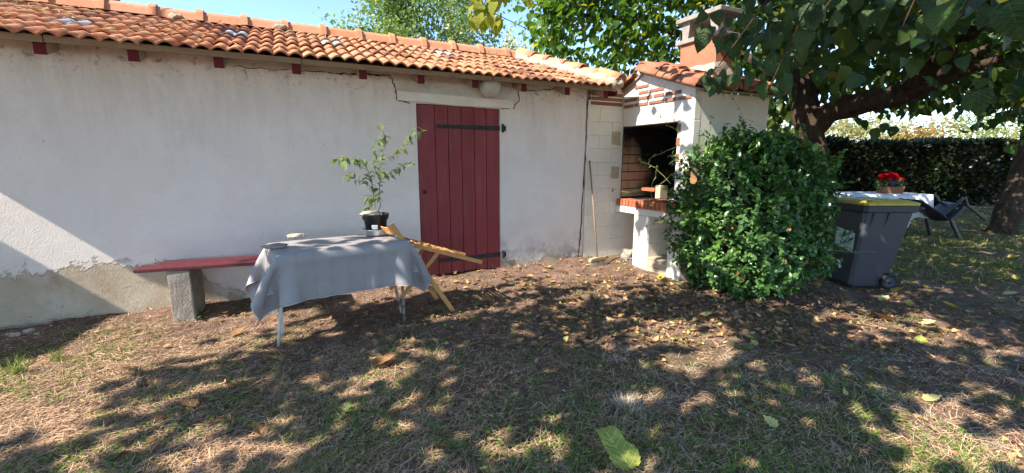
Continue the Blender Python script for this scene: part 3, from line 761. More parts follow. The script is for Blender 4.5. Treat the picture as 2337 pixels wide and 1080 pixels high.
    b = MB(); b.add([(cx0 - .12, cy0 - .06, 2.5), (cx1 + .1, cy0 - .06, 2.5), (cx1 + .1, cy1 + .06, 2.62), (cx0 - .12, cy1 + .06, 2.62), (cx0 - .01, cy0 - .01, 2.80), (cx1 + .01, cy0 - .01, 2.80), (cx1 + .01, cy1 + .01, 2.80), (cx0 - .01, cy1 + .01, 2.80)],
                   [(0, 1, 5, 4), (1, 2, 6, 5), (2, 3, 7, 6), (3, 0, 4, 7), (4, 5, 6, 7)]); o = b.obj('mortar_flaunching', M['mortar'], ch); rough_mesh(o.data, .03, 6, 2, 3)
    # ribbed flue block
    rib = []; nx = 22; ny = 34
    for (x0, y0, x1, y1, m) in ((cx0, cy0, cx1, cy0, nx), (cx1, cy0, cx1, cy1, ny), (cx1, cy1, cx0, cy1, nx), (cx0, cy1, cx0, cy0, ny)):
        dx, dy = (x1 - x0) / m, (y1 - y0) / m; L = math.hypot(dx, dy); nx_, ny_ = dy / L, -dx / L
        for i in range(m):
            for t, o_ in ((0, 0), (.12, .007), (.62, .007), (.74, 0)): rib.append((x0 + dx * (i + t) + nx_ * o_, y0 + dy * (i + t) + ny_ * o_))
    b = MB(); b.prism(rib, 2, 2.76, 3.125); b.obj('flue_block', M['rib'], ch)
    b = MB(); b.box((cx0 - .05, cy0 - .07, 3.126), (cx1 + .05, cy1 + .07, 3.185)); b.obj('lower_slab', M['conc2'], ch, bevel=.008)
    for sx in (0, 1):
        for sy in (0, 1):
            x = cx0 + .01 if sx == 0 else cx1 - .01; y = cy0 + .0 if sy == 0 else cy1 + .0; s = 1 if sy == 0 else -1; q = 1 if sx == 0 else -1
            b = MB(); b.add([(x, y, 3.184), (x + q * .10, y, 3.184), (x + q * .10, y + s * .10, 3.184), (x, y + s * .10, 3.184), (x - q * .01, y - s * .01, 3.425), (x + q * .14, y - s * .01, 3.425), (x + q * .14, y + s * .14, 3.425), (x - q * .01, y + s * .14, 3.425)],
                          [(0, 1, 2, 3), (4, 5, 6, 7), (0, 1, 5, 4), (1, 2, 6, 5), (2, 3, 7, 6), (3, 0, 4, 7)]); b.obj('cap_post', M['conc2'], ch, bevel=.006)
    b = MB(); b.box((cx0 - .055, cy0 - .075, 3.424), (cx1 + .055, cy1 + .075, 3.485)); b.obj('top_slab', M['conc2'], ch, bevel=.008)
build_bbq()

def loose_stone(name, c, size, mat, label, cat, seed, group=None, rz_=0., parent=None):
    b = MB(); b.lathe([(.02, -.5), (.40, -.46), (.5, -.1), (.48, .25), (.36, .47), (.02, .5)], (0, 0, 0), 10)
    me = b.mesh(name, mat, False); rough_mesh(me, .16, 2.6, seed, 1)
    for v in me.vertices: v.co = Vector((v.co.x * size[0], v.co.y * size[1], v.co.z * size[2]))
    o = link(name, me, None, c, (0, 0, rz_)); props(o, label, cat, group); return o
def hearth_items():
    r = empty('firebrick_block', (5.0, 5.05, .905), 'pale fire block standing inside the hearth on the barbecue floor', 'block')
    b = MB(); b.box((4.92, 4.90, .906), (5.08, 5.0, 1.12)); o = b.obj('body', M['flagstone'], r, bevel=.01)
    b = MB(); b.box((4.92, 5.02, 1.02), (5.06, 5.30, 1.07)); b.obj('shelf_bar', M['edge_brick'], r, bevel=.008)
    o = loose_stone('roof_slate', (4.66, 4.62, .935), (.22, .34, .035), M['edge_brick'], 'flat broken tile slab lying on the brick counter edge', 'tile', 5)
    b = MB(); b.prism([(-.12, -.1), (.1, -.12), (.13, .06), (-.02, .13), (-.14, .05)], 2, 0, .012)
    o = b.obj('crumpled_paper', M['sticker']); o.location = (4.78, 4.45, .932); rough_mesh(o.data, .05, 9, 3, 3); props(o, 'crumpled white paper left on the brick counter beside the bush', 'paper')
    b = MB(); b.box((4.40, 4.31, -.14), (4.72, 4.66, .045)); b.cur = 0
    r = empty('plank_box', (4.55, 4.48, -.1), 'low grey wooden plank box pushed under the barbecue counter', 'box')
    for i in range(2):
        q = MB(); q.box((4.515, 4.30, -.12 + i * .105), (4.56, 4.688, -.02 + i * .105)); q.obj('side_plank', M['oldwood'], r, bevel=.006)
    q = MB(); q.box((4.51, 4.298, .09), (5.1, 4.689, .115)); q.obj('lid_plank', M['oldwood'], r, bevel=.006)
    q = MB(); q.box((4.56, 4.30, -.12), (5.1, 4.688, .085)); q.obj('core', M['oldwood'], r)
    o = loose_stone('broken_block', (4.66, 5.20, .02), (.30, .22, .20), M['stone_dark'], 'dark broken block leaning in the shaded niche under the barbecue counter', 'stone', 9, None, .5)
hearth_items()

# broom leaning on the block wall
def broom():
    foot = gpt(1363, 603); top = ony(1346, 367, WY - .03); top = np.array([top[0], WY - .025, top[2]])
    r = empty('broom', (foot[0], foot[1], foot[2]), 'wooden broom leaning against the block wall beside the barbecue', 'broom')
    base = np.array([foot[0], foot[1] - .0, foot[2] + .075])
    b = MB(); b.tube([top, top * .5 + base * .5 + np.array([.006, 0, 0]), base], .0125, 10); b.obj('handle', M['handle'], r, True)
    c = base; b = MB(); b.prism([(-.165, -.01), (.165, -.01), (.155, .03), (.05, .042), (-.05, .042), (-.155, .03)], 1, -.028, .028); o = b.obj('head', M['broomhead'], r, bevel=.004)
    o.location = tuple(c); o.rotation_euler = (0, 0, .15); o.matrix_parent_inverse = inv(r)
    b = MB(); ca, sa = math.cos(.15), math.sin(.15)
    for i in range(46):
        for j in range(5):
            x = -.155 + .31 * i / 45; y = -.02 + .01 * j; sp = 1.12
            q = np.array([ca * x - sa * y, sa * x + ca * y, -.008]); e = np.array([(ca * x - sa * y) * sp + random.gauss(0, .004), sa * x + ca * y * 1.7 - .015 + random.gauss(0, .004), -.072])
            b.tube([c + q, c + e], .0016, 3, False)
    o = b.obj('bristles', M['bristle'], r); o['kind'] = 'stuff'
broom()

# bench on concrete piers
def bench():
    zt = .50
    a = onz(303, 616, zt); e = onz(580, 602, zt); a = np.array([a[0], a[1]]); dirv = np.array([1.0, -.135]); dirv /= np.linalg.norm(dirv); nr = np.array([-dirv[1], dirv[0]])
    L = 1.32; r = empty('bench', (float(a[0] + .9), 5.1, -.05), 'red painted plank bench on concrete piers against the white wall', 'bench')
    def P(u, v, z): q = a + dirv * u + nr * v; return (q[0], q[1], z)
    for v0, v1, u0 in ((0, .18, 0), (.205, .355, .12)):
        b = MB(); b.add([P(u0, v0, zt - .036), P(L, v0, zt - .036), P(L, v1, zt - .036), P(u0, v1, zt - .036), P(u0, v0, zt), P(L, v0, zt), P(L, v1, zt), P(u0, v1, zt)],
              [(0, 1, 2, 3), (4, 5, 6, 7), (0, 1, 5, 4), (1, 2, 6, 5), (2, 3, 7, 6), (3, 0, 4, 7)]); b.obj('seat_plank', M['bench_red'], r, bevel=.006)
    for u in (.245, .98):
        b = MB(); q = [P(u, .012, 0), P(u + .19, .012, 0), P(u + .19, .34, 0), P(u, .34, 0)]
        vs = [(x, y, -.25) for x, y, _ in q] + [(x, y, zt - .037) for x, y, _ in q]
        b.add(vs, [(0, 1, 2, 3), (4, 5, 6, 7), (0, 1, 5, 4), (1, 2, 6, 5), (2, 3, 7, 6), (3, 0, 4, 7)]); o = b.obj('pier', M['conc'], r, bevel=.012); rough_mesh(o.data, .010, 9, 1, 5)
bench()

# ================================================================== TABLE + CLOTH
TZ = .73; TA = math.radians(8.5)
TC = np.array([.36, 4.41]); TLX, TLY = 1.17, .66
def tw(x, y, z): return (TC[0] + math.cos(TA) * x - math.sin(TA) * y, TC[1] + math.sin(TA) * x + math.cos(TA) * y, z)
def table():
    r = empty('folding_table', (TC[0], TC[1], -.08), 'small folding garden table hidden under a grey blue cloth', 'table')
    b = MB(); hx, hy = TLX / 2 - .01, TLY / 2 - .01
    vs = [tw(x, y, z) for x in (-hx, hx) for y in (-hy, hy) for z in (TZ - .03, TZ - .006)]
    b.add(vs, [(0, 1, 3, 2), (4, 6, 7, 5), (0, 4, 5, 1), (2, 3, 7, 6), (0, 2, 6, 4), (1, 5, 7, 3)]); b.obj('table_top', M['white_metal'], r, bevel=.006)
    for (px, py, tx, ty, m) in ((635, 792, -hx + .06, -hy + .05, 'white_metal'), (645, 768, -hx + .08, hy - .08, 'white_metal'), (923, 729, hx - .08, -hy + .06, 'rust_metal'), (917, 714, hx - .08, hy - .1, 'rust_metal')):
        g = gpt(px, py); t = tw(tx, ty, TZ - .03)
        b = MB(); b.tube([(g[0], g[1], g[2] - .02), (t[0] * .5 + g[0] * .5, t[1] * .5 + g[1] * .5, (t[2] + g[2]) / 2), t], .013, 10); o = b.obj('leg', M[m], r, True)
    g1 = gpt(635, 792); g2 = gpt(645, 768); b = MB(); b.tube([g1 + [0, 0, .14], g2 + [0, 0, .14]], .008, 8); b.obj('stretcher', M['white_metal'], r, True)
    g1 = gpt(923, 729); g2 = gpt(917, 714); b = MB(); b.tube([g1 + [0, 0, .14], g2 + [0, 0, .14]], .008, 8); b.obj('stretcher', M['rust_metal'], r, True)
table()
def cloth():
    nx, ny = 73, 57; oh = .39; sx, sy = TLX + 2 * .31, TLY + 2 * oh
    xs = np.linspace(-sx / 2, sx / 2, nx); ys = np.linspace(-sy / 2, sy / 2, ny)
    X0, Y0 = np.meshgrid(xs, ys, indexing='ij'); p = np.stack([X0, Y0, np.zeros_like(X0)], 2) + 0.
    r2 = np.random.default_rng(5); p[..., 2] += .004 * r2.random(p.shape[:2])
    hx, hy = TLX / 2 + .004, TLY / 2 + .004
    pin = (np.abs(X0) < hx - .012) & (np.abs(Y0) < hy - .012); w_ = np.where(pin, 0., 1.)
    hxs, hys = xs[1] - xs[0], ys[1] - ys[0]; cons = []
    def sl(i0, di, st, n):
        return slice(i0, n - abs(di) if di >= 0 else n, st)
    def addc(di, dj, st, k):
        L = math.hypot(di * hxs, dj * hys)
        step = 2 * max(abs(di), abs(dj)) if di == 0 or dj == 0 else 2
        I, J = np.meshgrid(np.arange(nx), np.arange(ny), indexing='ij')
        ok = (I + di < nx) & (J + dj < ny) & (J + dj >= 0)
        par = ((I // max(di, 1)) % 2) if di else ((J // max(abs(dj), 1)) % 2)
        for q in (0, 1):
            m = ok & (par == q); a = (I[m] * ny + J[m]); c = ((I[m] + di) * ny + J[m] + dj); cons.append((a, c, L, k))
    addc(1, 0, 0, 1.); addc(0, 1, 0, 1.); addc(1, 1, 0, .6); addc(1, -1, 0, .6); addc(2, 0, 0, .3); addc(0, 2, 0, .3); addc(4, 0, 0, .18); addc(0, 4, 0, .18)
    P = p.reshape(-1, 3).copy(); W = w_.ravel(); Q = P.copy(); dt = 1 / 45.
    cw = [(a, c, L, k, (W[a] / np.maximum(W[a] + W[c], 1e-9))[:, None], (W[c] / np.maximum(W[a] + W[c], 1e-9))[:, None]) for a, c, L, k in cons]
    cw = [(a[m], c[m], L, k, wa[m], wc[m]) for a, c, L, k, wa, wc in cw for m in [(W[a] + W[c]) > 0]]
    for stp in range(85):
        v = (P - Q) * (.965 if stp < 60 else .85); Q = P.copy()
        acc = np.zeros_like(P); acc[:, 2] = -9.8 * dt * dt; xo = np.abs(X0.ravel()) > hx; co = xo & (np.abs(Y0.ravel()) > hy); acc[:, 0] = np.sign(X0.ravel()) * (.0 * xo + 1.2 * co) * dt * dt; acc[:, 1] = -np.sign(Y0.ravel()) * 1.9 * co * dt * dt
        P = P + (v + acc) * W[:, None]
        for it in range(16):
            for a, c, L, k, wa, wc in cw:
                d = P[c] - P[a]; ln = np.linalg.norm(d, axis=1, keepdims=True) + 1e-9
                d *= (k * (ln - L) / ln); P[a] += d * wa; P[c] -= d * wc
        ins = (np.abs(P[:, 0]) < hx) & (np.abs(P[:, 1]) < hy) & (P[:, 2] < 0) & (W > 0)
        if ins.any():
            q = P[ins]; ox = hx - np.abs(q[:, 0]); oy = hy - np.abs(q[:, 1]); oz = -q[:, 2]
            mn = np.minimum(np.minimum(ox, oy), oz)
            q[:, 0] += np.where(mn == ox, np.sign(q[:, 0]) * ox, 0); q[:, 1] += np.where((mn == oy) & (mn != ox), np.sign(q[:, 1]) * oy, 0)
            q[:, 2] += np.where((mn == oz) & (mn != ox) & (mn != oy), oz, 0); P[ins] = q
            Q[ins] = Q[ins] * .2 + P[ins] * .8
    Z = P[:, 2] + .002 * np.sin(P[:, 0] * 9 + P[:, 1] * 14) * (W == 0)
    V = [tw(P[i, 0], P[i, 1], TZ + Z[i]) for i in range(len(P))]
    b = MB(); b.v = [tuple(map(float, v)) for v in V]
    b.f = [(i * ny + j, (i + 1) * ny + j, (i + 1) * ny + j + 1, i * ny + j + 1) for i in range(nx - 1) for j in range(ny - 1)]; b.mi = [1 if (i in (0, nx - 2) or j in (0, ny - 2)) and False else 0 for i in range(nx - 1) for j in range(ny - 1)]
    o = b.obj('tablecloth', [M['cloth'], M['hem']], None, True)
    uv = o.data.uv_layers.new(name='UVMap')
    for lp in o.data.loops:
        i, j = divmod(lp.vertex_index, ny); uv.data[lp.index].uv = (xs[i], ys[j])
    s = o.modifiers.new('thick', 'SOLIDIFY'); s.thickness = .0025; s.offset = 1
    m = o.modifiers.new('sub', 'SUBSURF'); m.levels = m.render_levels = 1
    props(o, 'grey blue tablecloth with faint circles draped over the small table', 'tablecloth')
    # pale hem piping round the edge
    ring = [i * ny for i in range(nx)] + [(nx - 1) * ny + j for j in range(1, ny)] + [i * ny + ny - 1 for i in range(nx - 2, -1, -1)] + [j for j in range(ny - 2, -1, -1)]
    b = MB(); b.tube([V[i] for i in ring], .0028, 5, False); h = b.obj('hem', M['hem'], o, True)
cloth()

def on_table(px, py, z=TZ + .006): return onz(px, py, z)
s1 = on_table(629, 566); loose_stone('flat_stone', (s1[0], s1[1], TZ + .022), (.20, .14, .034), M['stone_dark'], 'flat grey stone slab holding down the front corner of the blue cloth', 'stone', 11, None, .15)
s2 = on_table(677, 543); loose_stone('table_stone', (s2[0], s2[1], TZ + .026), (.17, .075, .042), M['stone'], 'pale brick shaped stone resting on the back edge of the blue cloth', 'stone', 17, None, .1)

# ================================================================== POT + PLANT
def potted():
    c = on_table(861, 538); cx, cy = float(c[0]), float(c[1]) + .05; z0 = TZ + .008; K = 1.22
    r = empty('plastic_saucer', (cx, cy, z0), 'cloudy clear plastic saucer bowl under the black pot on the table', 'saucer')
    b = MB(); b.lathe([(K * r_, K * h_) for r_, h_ in [(.0, 0), (.075, 0), (.10, .012), (.118, .055), (.124, .057), (.124, .052), (.112, .05), (.095, .016), (.072, .006), (0, .006)]], (cx, cy, z0), 32); b.obj('bowl', M['saucer'], r, True)
    p = empty('plant_pot', (cx, cy, z0 + .008), 'black plastic nursery pot with a small white label on the table', 'pot')
    b = MB(); b.lathe([(K * r_, K * h_) for r_, h_ in [(0, .01), (.078, .01), (.094, .135), (.106, .136), (.111, .178), (.114, .18), (.109, .181), (.104, .15), (.1, .14), (0, .14)]], (cx, cy, z0), 36); o = b.obj('body', M['pot'], p, True)
    b = MB(); b.lathe([(0, .152 * K), (.103 * K, .15 * K)], (cx, cy, z0), 24); b.obj('soil', M['soil'], p)
    # label, curved round the pot, facing the camera
    a0 = math.atan2(-cy, -cx) - .12; b = MB(); vs = []
    for i in range(7):
        a = a0 - .27 + .54 * i / 6
        for zz in (.060, .095):
            rad = K * (.078 + (zz - .01) / .125 * .016) + .0012; vs.append((cx + rad * math.cos(a), cy + rad * math.sin(a), z0 + zz * K))
    b.add(vs, [(2 * i, 2 * i + 2, 2 * i + 3, 2 * i + 1) for i in range(6)]); b.obj('label', M['sticker'], p)
    b = MB()
    for k, (zz, e0, e1) in enumerate(((.086, -.15, .0), (.078, -.12, .2), (.073, -.1, .18))):
        vs = []
        for i in range(5):
            a = a0 + e0 + (e1 - e0) * i / 4
            for q in (0, .002): rad = K * (.078 + (zz - .01) / .125 * .016) + .0022; vs.append((cx + rad * math.cos(a), cy + rad * math.sin(a), z0 + zz * K + q))
        b.add(vs, [(2 * i, 2 * i + 2, 2 * i + 3, 2 * i + 1) for i in range(4)])
    b.obj('label_print', M['ink'], p)
    loose_stone('pot_stone', (cx - .05, cy - .03, z0 + .182 * K), (.22, .11, .055), M['stone'], 'long pale stone lying on the rim of the black plant pot', 'stone', 23, None, -.2)
    # the young shrub
    pl = empty('young_shrub', (cx, cy, z0 + .15), 'young leggy shrub with light green leaves growing in the black pot', 'plant')
    dep = float((np.array([cx, cy, 1.2]) - CAM) @ FW)
    def W(px, py, dd=0.): return atd(px, py, dep + dd)
    root = np.array([cx, cy, z0 + .14 * K])
    br = [[root, W(868, 470), W(866, 430, .02), W(869, 380, .03), W(872, 340, .02), W(878, 312), W(868, 285, -.02)],
          [root + [-.02, 0, 0], W(856, 468, .02), W(852, 435), W(846, 405), W(834, 378, -.05), W(820, 367, -.09), W(800, 360, -.14), W(765, 363, -.2)],
          [W(870, 365, .02), W(893, 357, -.05), W(915, 340, -.1), W(930, 315, -.13), W(943, 303, -.15), W(968, 300, -.2)],
          [W(868, 415, .02), W(885, 398, .08), W(905, 385, .12), W(925, 377, .16), W(943, 370, .18)],
          [W(852, 432), W(838, 420, -.04), W(818, 412, -.08), W(800, 406, -.10), W(785, 402, -.12)],
          [W(866, 440), W(850, 452, -.08), W(838, 450, -.1)], [W(860, 400, .02), W(850, 370, .06), W(858, 335, .08), W(862, 318, .1)], [W(854, 460), W(842, 476, .05), W(832, 478, .07)]]
    for i, path in enumerate(br):
        n = len(path); b = MB(); t0 = .006 if i < 2 else .0032
        b.tube(path, [t0 * (1 - .75 * k / (n - 1)) for k in range(n)], 6); b.obj('stem', M['stem'], pl, True)
    lm = [tpl_mesh('plant_leaf', OVAL, M['leaf_plant']), tpl_mesh('plant_leaf', leaf_tpl([(0, .01), (.25, .16), (.5, .21), (.75, .13), (1, .005)], .5, .6), M['leaf_plant'])]
    for i, path in enumerate(br):
        q = [np.array(x) for x in path]; seg = 0
        tot = sum(np.linalg.norm(q[k + 1] - q[k]) for k in range(len(q) - 1)); n = int(tot / .020) + 3
        for k in range(n):
            t = (.22 if i < 2 else .1) + (.78 if i < 2 else .9) * (k + .5 * random.random()) / n; t = min(t, 1) * (len(q) - 1); s = min(int(t), len(q) - 2); pos = q[s] * (1 - (t - s)) + q[s + 1] * (t - s)
            ax = q[s + 1] - q[s]; ax /= np.linalg.norm(ax); d = ax * .5 + rdir(1)[0] * .9 + np.array([0, 0, -.25])
            R = frames(d[None], (np.array([[0, 0, 1.]]) + .5 * rdir(1)))[0]; place('leaf', random.choice(lm), pl, pos, R, random.uniform(.05, .092) * (1.5 if (i == 1 and k > n - 6) else 1))
potted()

# ================================================================== FOLDING CHAIR
def chair():
    yn, yf = 4.235, 4.69
    r = empty('folding_chair', (1.2, 4.45, -.08), 'varnished wooden folding chair tipped with its back against the blue cloth table', 'chair')
    g = gpt(1037, 712); yn = float(g[1]); g2 = gpt(998, 683); yf = float(g2[1])
    def N(px, py): return ony(px, py, yn)
    foot = N(1035, 711); top = N(893, 512)
    dl = (foot - top); off = np.array([0, yf - yn, 0])
    f2 = np.array([g2[0], yf, g2[2]]); t2 = f2 - dl
    upv = np.array([0, 1, 0])
    for a, c in ((top, foot), (t2, f2)):
        b = MB(); b.beam(a, c, .046, .022, upv); b.obj('long_leg', M['chairwood'], r, bevel=.005)
    # seat rails
    sn = [N(948, 561), N(1102, 600)]; dv = sn[1] - sn[0]; o2 = t2 - top
    inw = np.array([0, .03, 0])
    b = MB(); b.beam(sn[0] + inw * .9, sn[1] + inw * .9, .042, .022, upv); b.obj('seat_rail', M['chairwood'], r, bevel=.005)
    sf = [sn[0] + o2 - inw, sn[1] + o2 - inw]
    b = MB(); b.beam(sf[0], sf[1], .042, .022, upv); b.obj('seat_rail', M['chairwood'], r, bevel=.005)
    nr = np.cross(dv / np.linalg.norm(dv), np.array([0, 1., 0])); nr = nr if nr[2] > 0 else -nr
    Ld = np.linalg.norm(dv)
    for k in range(6):
        t = .06 + .112 * k + (.0 if k < 6 else 0); a = sn[0] + dv * t + nr * .018 + np.array([0, .008, 0]); c = a + o2 * ((np.linalg.norm(o2) - .016) / np.linalg.norm(o2))
        b = MB(); b.beam(a, c, .044, .012, nr); b.obj('seat_slat', M['chairwood'], r, bevel=.003)
    # rear legs crossing behind the cloth
    k0 = sn[0] + dv * .36 + inw * 1.8; kd = N(905, 690) - N(997, 578)
    for q in (np.zeros(3), o2 - 3.6 * inw):
        b = MB(); e = k0 + kd * .98 + q; b.beam(k0 + q, e, .04, .02, upv); b.obj('rear_leg', M['chairwood'], r, bevel=.005)
    # cross bars
    for t in (.33, .80):
        a = top + dl * t + inw * .4; b = MB(); b.beam(a, a + o2 - inw * .8, .035, .016, dl); b.obj('cross_bar', M['chairwood'], r, bevel=.003)
    # bowed backrest slats
    for t0, hh in ((.055, .085), (.20, .05)):
        b = MB(); du = dl / np.linalg.norm(dl); bn = np.cross(du, np.array([0, 1., 0])); bn = bn if bn[0] < 0 else -bn; vs = []; n = 9
        for i in range(n):
            s = i / (n - 1); c = top + dl * t0 + o2 * s + bn * (.018 + .035 * math.sin(math.pi * s))
            for e in (-hh / 2, hh / 2):
                for th in (0, .012): vs.append(c + du * e + bn * th)
        fs = []
        for i in range(n - 1):
            a = 4 * i; fs += [(a, a + 4, a + 6, a + 2), (a + 1, a + 3, a + 7, a + 5), (a, a + 1, a + 5, a + 4), (a + 2, a + 6, a + 7, a + 3)]
        fs += [(0, 2, 3, 1), (4 * n - 4, 4 * n - 3, 4 * n - 1, 4 * n - 2)]
        b.add(vs, fs); b.obj('back_slat', M['chairwood'], r, bevel=.003)
chair()

# ================================================================== WHEELIE BIN
def bin_():
    fc = np.array([6.20, 2.885]); wdv = np.array([.41, .91]); wdv /= np.linalg.norm(wdv); bk = np.array([wdv[1], -wdv[0]])
    zg = float(gz(6.4, 3.0)); Wb, Wt, Db, Dt, Hh = .46, .57, .50, .66, .96
    cen = fc + wdv * (Wb / 2)
    r = empty('wheelie_bin', (cen[0] + bk[0] * .3, cen[1] + bk[1] * .3, zg), 'dark grey wheelie bin with yellow lid and a white sticker beside the bush', 'bin')
    def P(u, v, z):  # u along width (centre 0), v depth from front bottom edge, z up
        q = cen + wdv * u + bk * v; return np.array([q[0], q[1], zg + z * (1.09 if z > .2 else 1)])
    def ringp(z, w_, v0, v1, c=.04):
        return [P(-w_ / 2, v0 + c, z), P(-w_ / 2 + c, v0, z), P(w_ / 2 - c, v0, z), P(w_ / 2, v0 + c, z), P(w_ / 2, v1 - c, z), P(w_ / 2 - c, v1, z), P(-w_ / 2 + c, v1, z), P(-w_ / 2, v1 - c, z)]
    def loft(rings, cap=(True, True)):
        b = MB(); n = len(rings[0]); vs = [p for q in rings for p in q]
        fs = [(i * n + k, i * n + (k + 1) % n, (i + 1) * n + (k + 1) % n, (i + 1) * n + k) for i in range(len(rings) - 1) for k in range(n)]
        if cap[0]: fs.append(tuple(range(n)))
        if cap[1]: fs.append(tuple(range((len(rings) - 1) * n, len(rings) * n)))
        b.add(vs, fs); return b
    lean = -.05
    loft([ringp(.02, Wb, 0.02, Db - .02), ringp(.06, Wb + .01, 0, Db), ringp(.90, Wt - .03, -lean, Db + .19)]).obj('body', M['bin'], r, bevel=.010)
    loft([ringp(.885, Wt, -lean - .02, Db + .21), ringp(.90, Wt + .03, -lean - .03, Db + .22), ringp(.95, Wt + .035, -lean - .035, Db + .225), ringp(.965, Wt + .02, -lean - .03, Db + .22)]).obj('rim', M['bin'], r, bevel=.006)
    # ribs under the rim on the side and front
    for v in (.14, .33):
        b = MB(); a = P(-(Wt - .03) / 2 - .004, v + .02, .885); c = P(-(Wt - .07) / 2 + .006, v - .01, .70); b.beam(a, c, .024, .03, (wdv[0], wdv[1], 0)); b.obj('side_rib', M['bin'], r, bevel=.004)
    for u in (-.24,):
        b = MB(); b.beam(P(u, -lean - .01, .885), P(u + .005, -lean + .015, .74), .02, .03, (bk[0], bk[1], 0)); b.obj('front_rib', M['bin'], r, bevel=.004)
    # lid
    zl = .967
    lid = loft([ringp(zl, Wt + .05, -lean - .045, Db + .22), ringp(zl + .028, Wt + .055, -lean - .05, Db + .225), ringp(zl + .036, Wt + .03, -lean - .03, Db + .19), ringp(zl + .055, Wt - .03, -lean + .04, Db + .10), ringp(zl + .062, Wt - .10, -lean + .10, Db + .04)]).obj('lid', M['lid'], r, bevel=.006)
    b = loft([ringp(zl + .060, Wt - .20, -lean + .18, Db - .04), ringp(zl + .068, Wt - .22, -lean + .19, Db - .05)]); b.obj('lid_panel', M['lid'], lid, bevel=.005)
    b = MB(); a = P(-.27, Db + .27, .93); c = P(.27, Db + .27, .93); b.tube([a, c], .017, 10); b.obj('handle', M['bin'], r, True)
    # wheels + axle
    wc = [P(-Wb / 2 - .04, Db - .03, .10), P(Wb / 2 + .04, Db - .03, .10)]
    for k, c in enumerate(wc):
        b = MB(); s = -1 if k == 0 else 1; ax = np.array([wdv[0], wdv[1], 0]) * s; e1 = np.array([bk[0], bk[1], 0]); e2 = np.array([0, 0, 1.])
        def lat(prof, n=28):
            q = MB(); vs = [c + ax * x + e1 * rr * math.cos(2 * math.pi * i / n) + e2 * rr * math.sin(2 * math.pi * i / n) for rr, x in prof for i in range(n)]
            q.add(vs, [(j * n + i, j * n + (i + 1) % n, (j + 1) * n + (i + 1) % n, (j + 1) * n + i) for j in range(len(prof) - 1) for i in range(n)]); return q
        wl = lat([(.07, -.025), (.095, -.025), (.1, -.018), (.1, .018), (.095, .026), (.072, .028), (.070, .02)]).obj('wheel', M['rubber'], r, True)
        lat([(.0, .03), (.022, .03), (.024, .022), (.03, .014), (.06, .014), (.069, .022)]).obj('hub', M['bin'], wl, True)
    b = MB(); b.tube([wc[0], wc[1]], .011, 8); b.obj('axle', M['iron'], r, True)
    # sticker on the front, printed marks on it
    def S(u, z, o_=.002):   # front face coordinates in metres
        t = (z - .06) / .84; v = -lean * t; n = np.array([-bk[0], -bk[1], .06]); n /= np.linalg.norm(n)
        return P(u, v, z) + n * o_
    st = MB(); st.add([S(-.19, .42), S(.12, .46), S(.135, .68), S(-.175, .64)], [(0, 1, 2, 3)]); sk = st.obj('sticker', M['sticker'], r)
    def sxy(x, y, o_): # 0..1 on the sticker as seen (x left->right)
        a = np.array([.12, .46]); b_ = np.array([-.19, .42]); d = np.array([-.015, 0]); u0 = a * (1 - x) + b_ * x; up = np.array([.015, .22]); q = u0 + up * y; return S(q[0], q[1], o_)
    def stroke(pts, wid, mat, o_):
        b = MB(); vs = []
        for i, p in enumerate(pts):
            p = np.array(p); d = np.array(pts[min(i + 1, len(pts) - 1)]) - np.array(pts[max(i - 1, 0)]); d = d / (np.linalg.norm(d) + 1e-9); n = np.array([-d[1], d[0]])
            vs += [sxy(*(p + n * wid), o_), sxy(*(p - n * wid), o_)]
        b.add(vs, [(2 * i, 2 * i + 1, 2 * i + 3, 2 * i + 2) for i in range(len(pts) - 1)]); b.obj('printed_mark', mat, sk)
    def ell(cx, cy, a, b_, rot, t0, t1, n=26): return [(cx + a * math.cos(t) * math.cos(rot) - b_ * math.sin(t) * math.sin(rot), cy + a * math.cos(t) * math.sin(rot) + b_ * math.sin(t) * math.cos(rot)) for t in np.linspace(t0, t1, n)]
    stroke(ell(.50, .66, .20, .13, .35, 0, 6.283), .017, M['blue'], .0032)
    stroke(ell(.53, .57, .19, .12, .35, 0, 6.283), .015, M['yellowp'], .0036)
    stroke([(.30, .34), (.40, .28), (.52, .32), (.66, .42)], .018, M['blue'], .0040)
    stroke([(.30, .30), (.42, .20), (.56, .24), (.70, .38)], .015, M['yellowp'], .0044)
    stroke([(.62, .37), (.72, .45), (.82, .55)], .024, M['green'], .0048)
    b = MB(); b.add([sxy(.72, .60, .0052), sxy(.80, .55, .0052), sxy(.84, .42, .0052), sxy(.99, .80, .0052)], [(0, 1, 2), (0, 2, 3)]); b.obj('printed_mark', M['green'], sk)
    cu = bpy.data.curves.new('sticker_text', 'FONT'); cu.body = 'Axe Sud'; cu.size = .05; cu.space_character = 1.0
    to = bpy.data.objects.new('sticker_text', cu); COL.objects.link(to); dg = bpy.context.evaluated_depsgraph_get(); me = bpy.data.meshes.new_from_object(to.evaluated_get(dg)); bpy.data.objects.remove(to)
    for v in me.vertices: v.co = Vector(sxy(.52 + v.co.x / .31, .07 + v.co.y / .22, .004))
    me.materials.clear(); me.materials.append(M['green']); to = link('printed_text', me, sk); to.matrix_parent_inverse = inv(sk)
bin_()

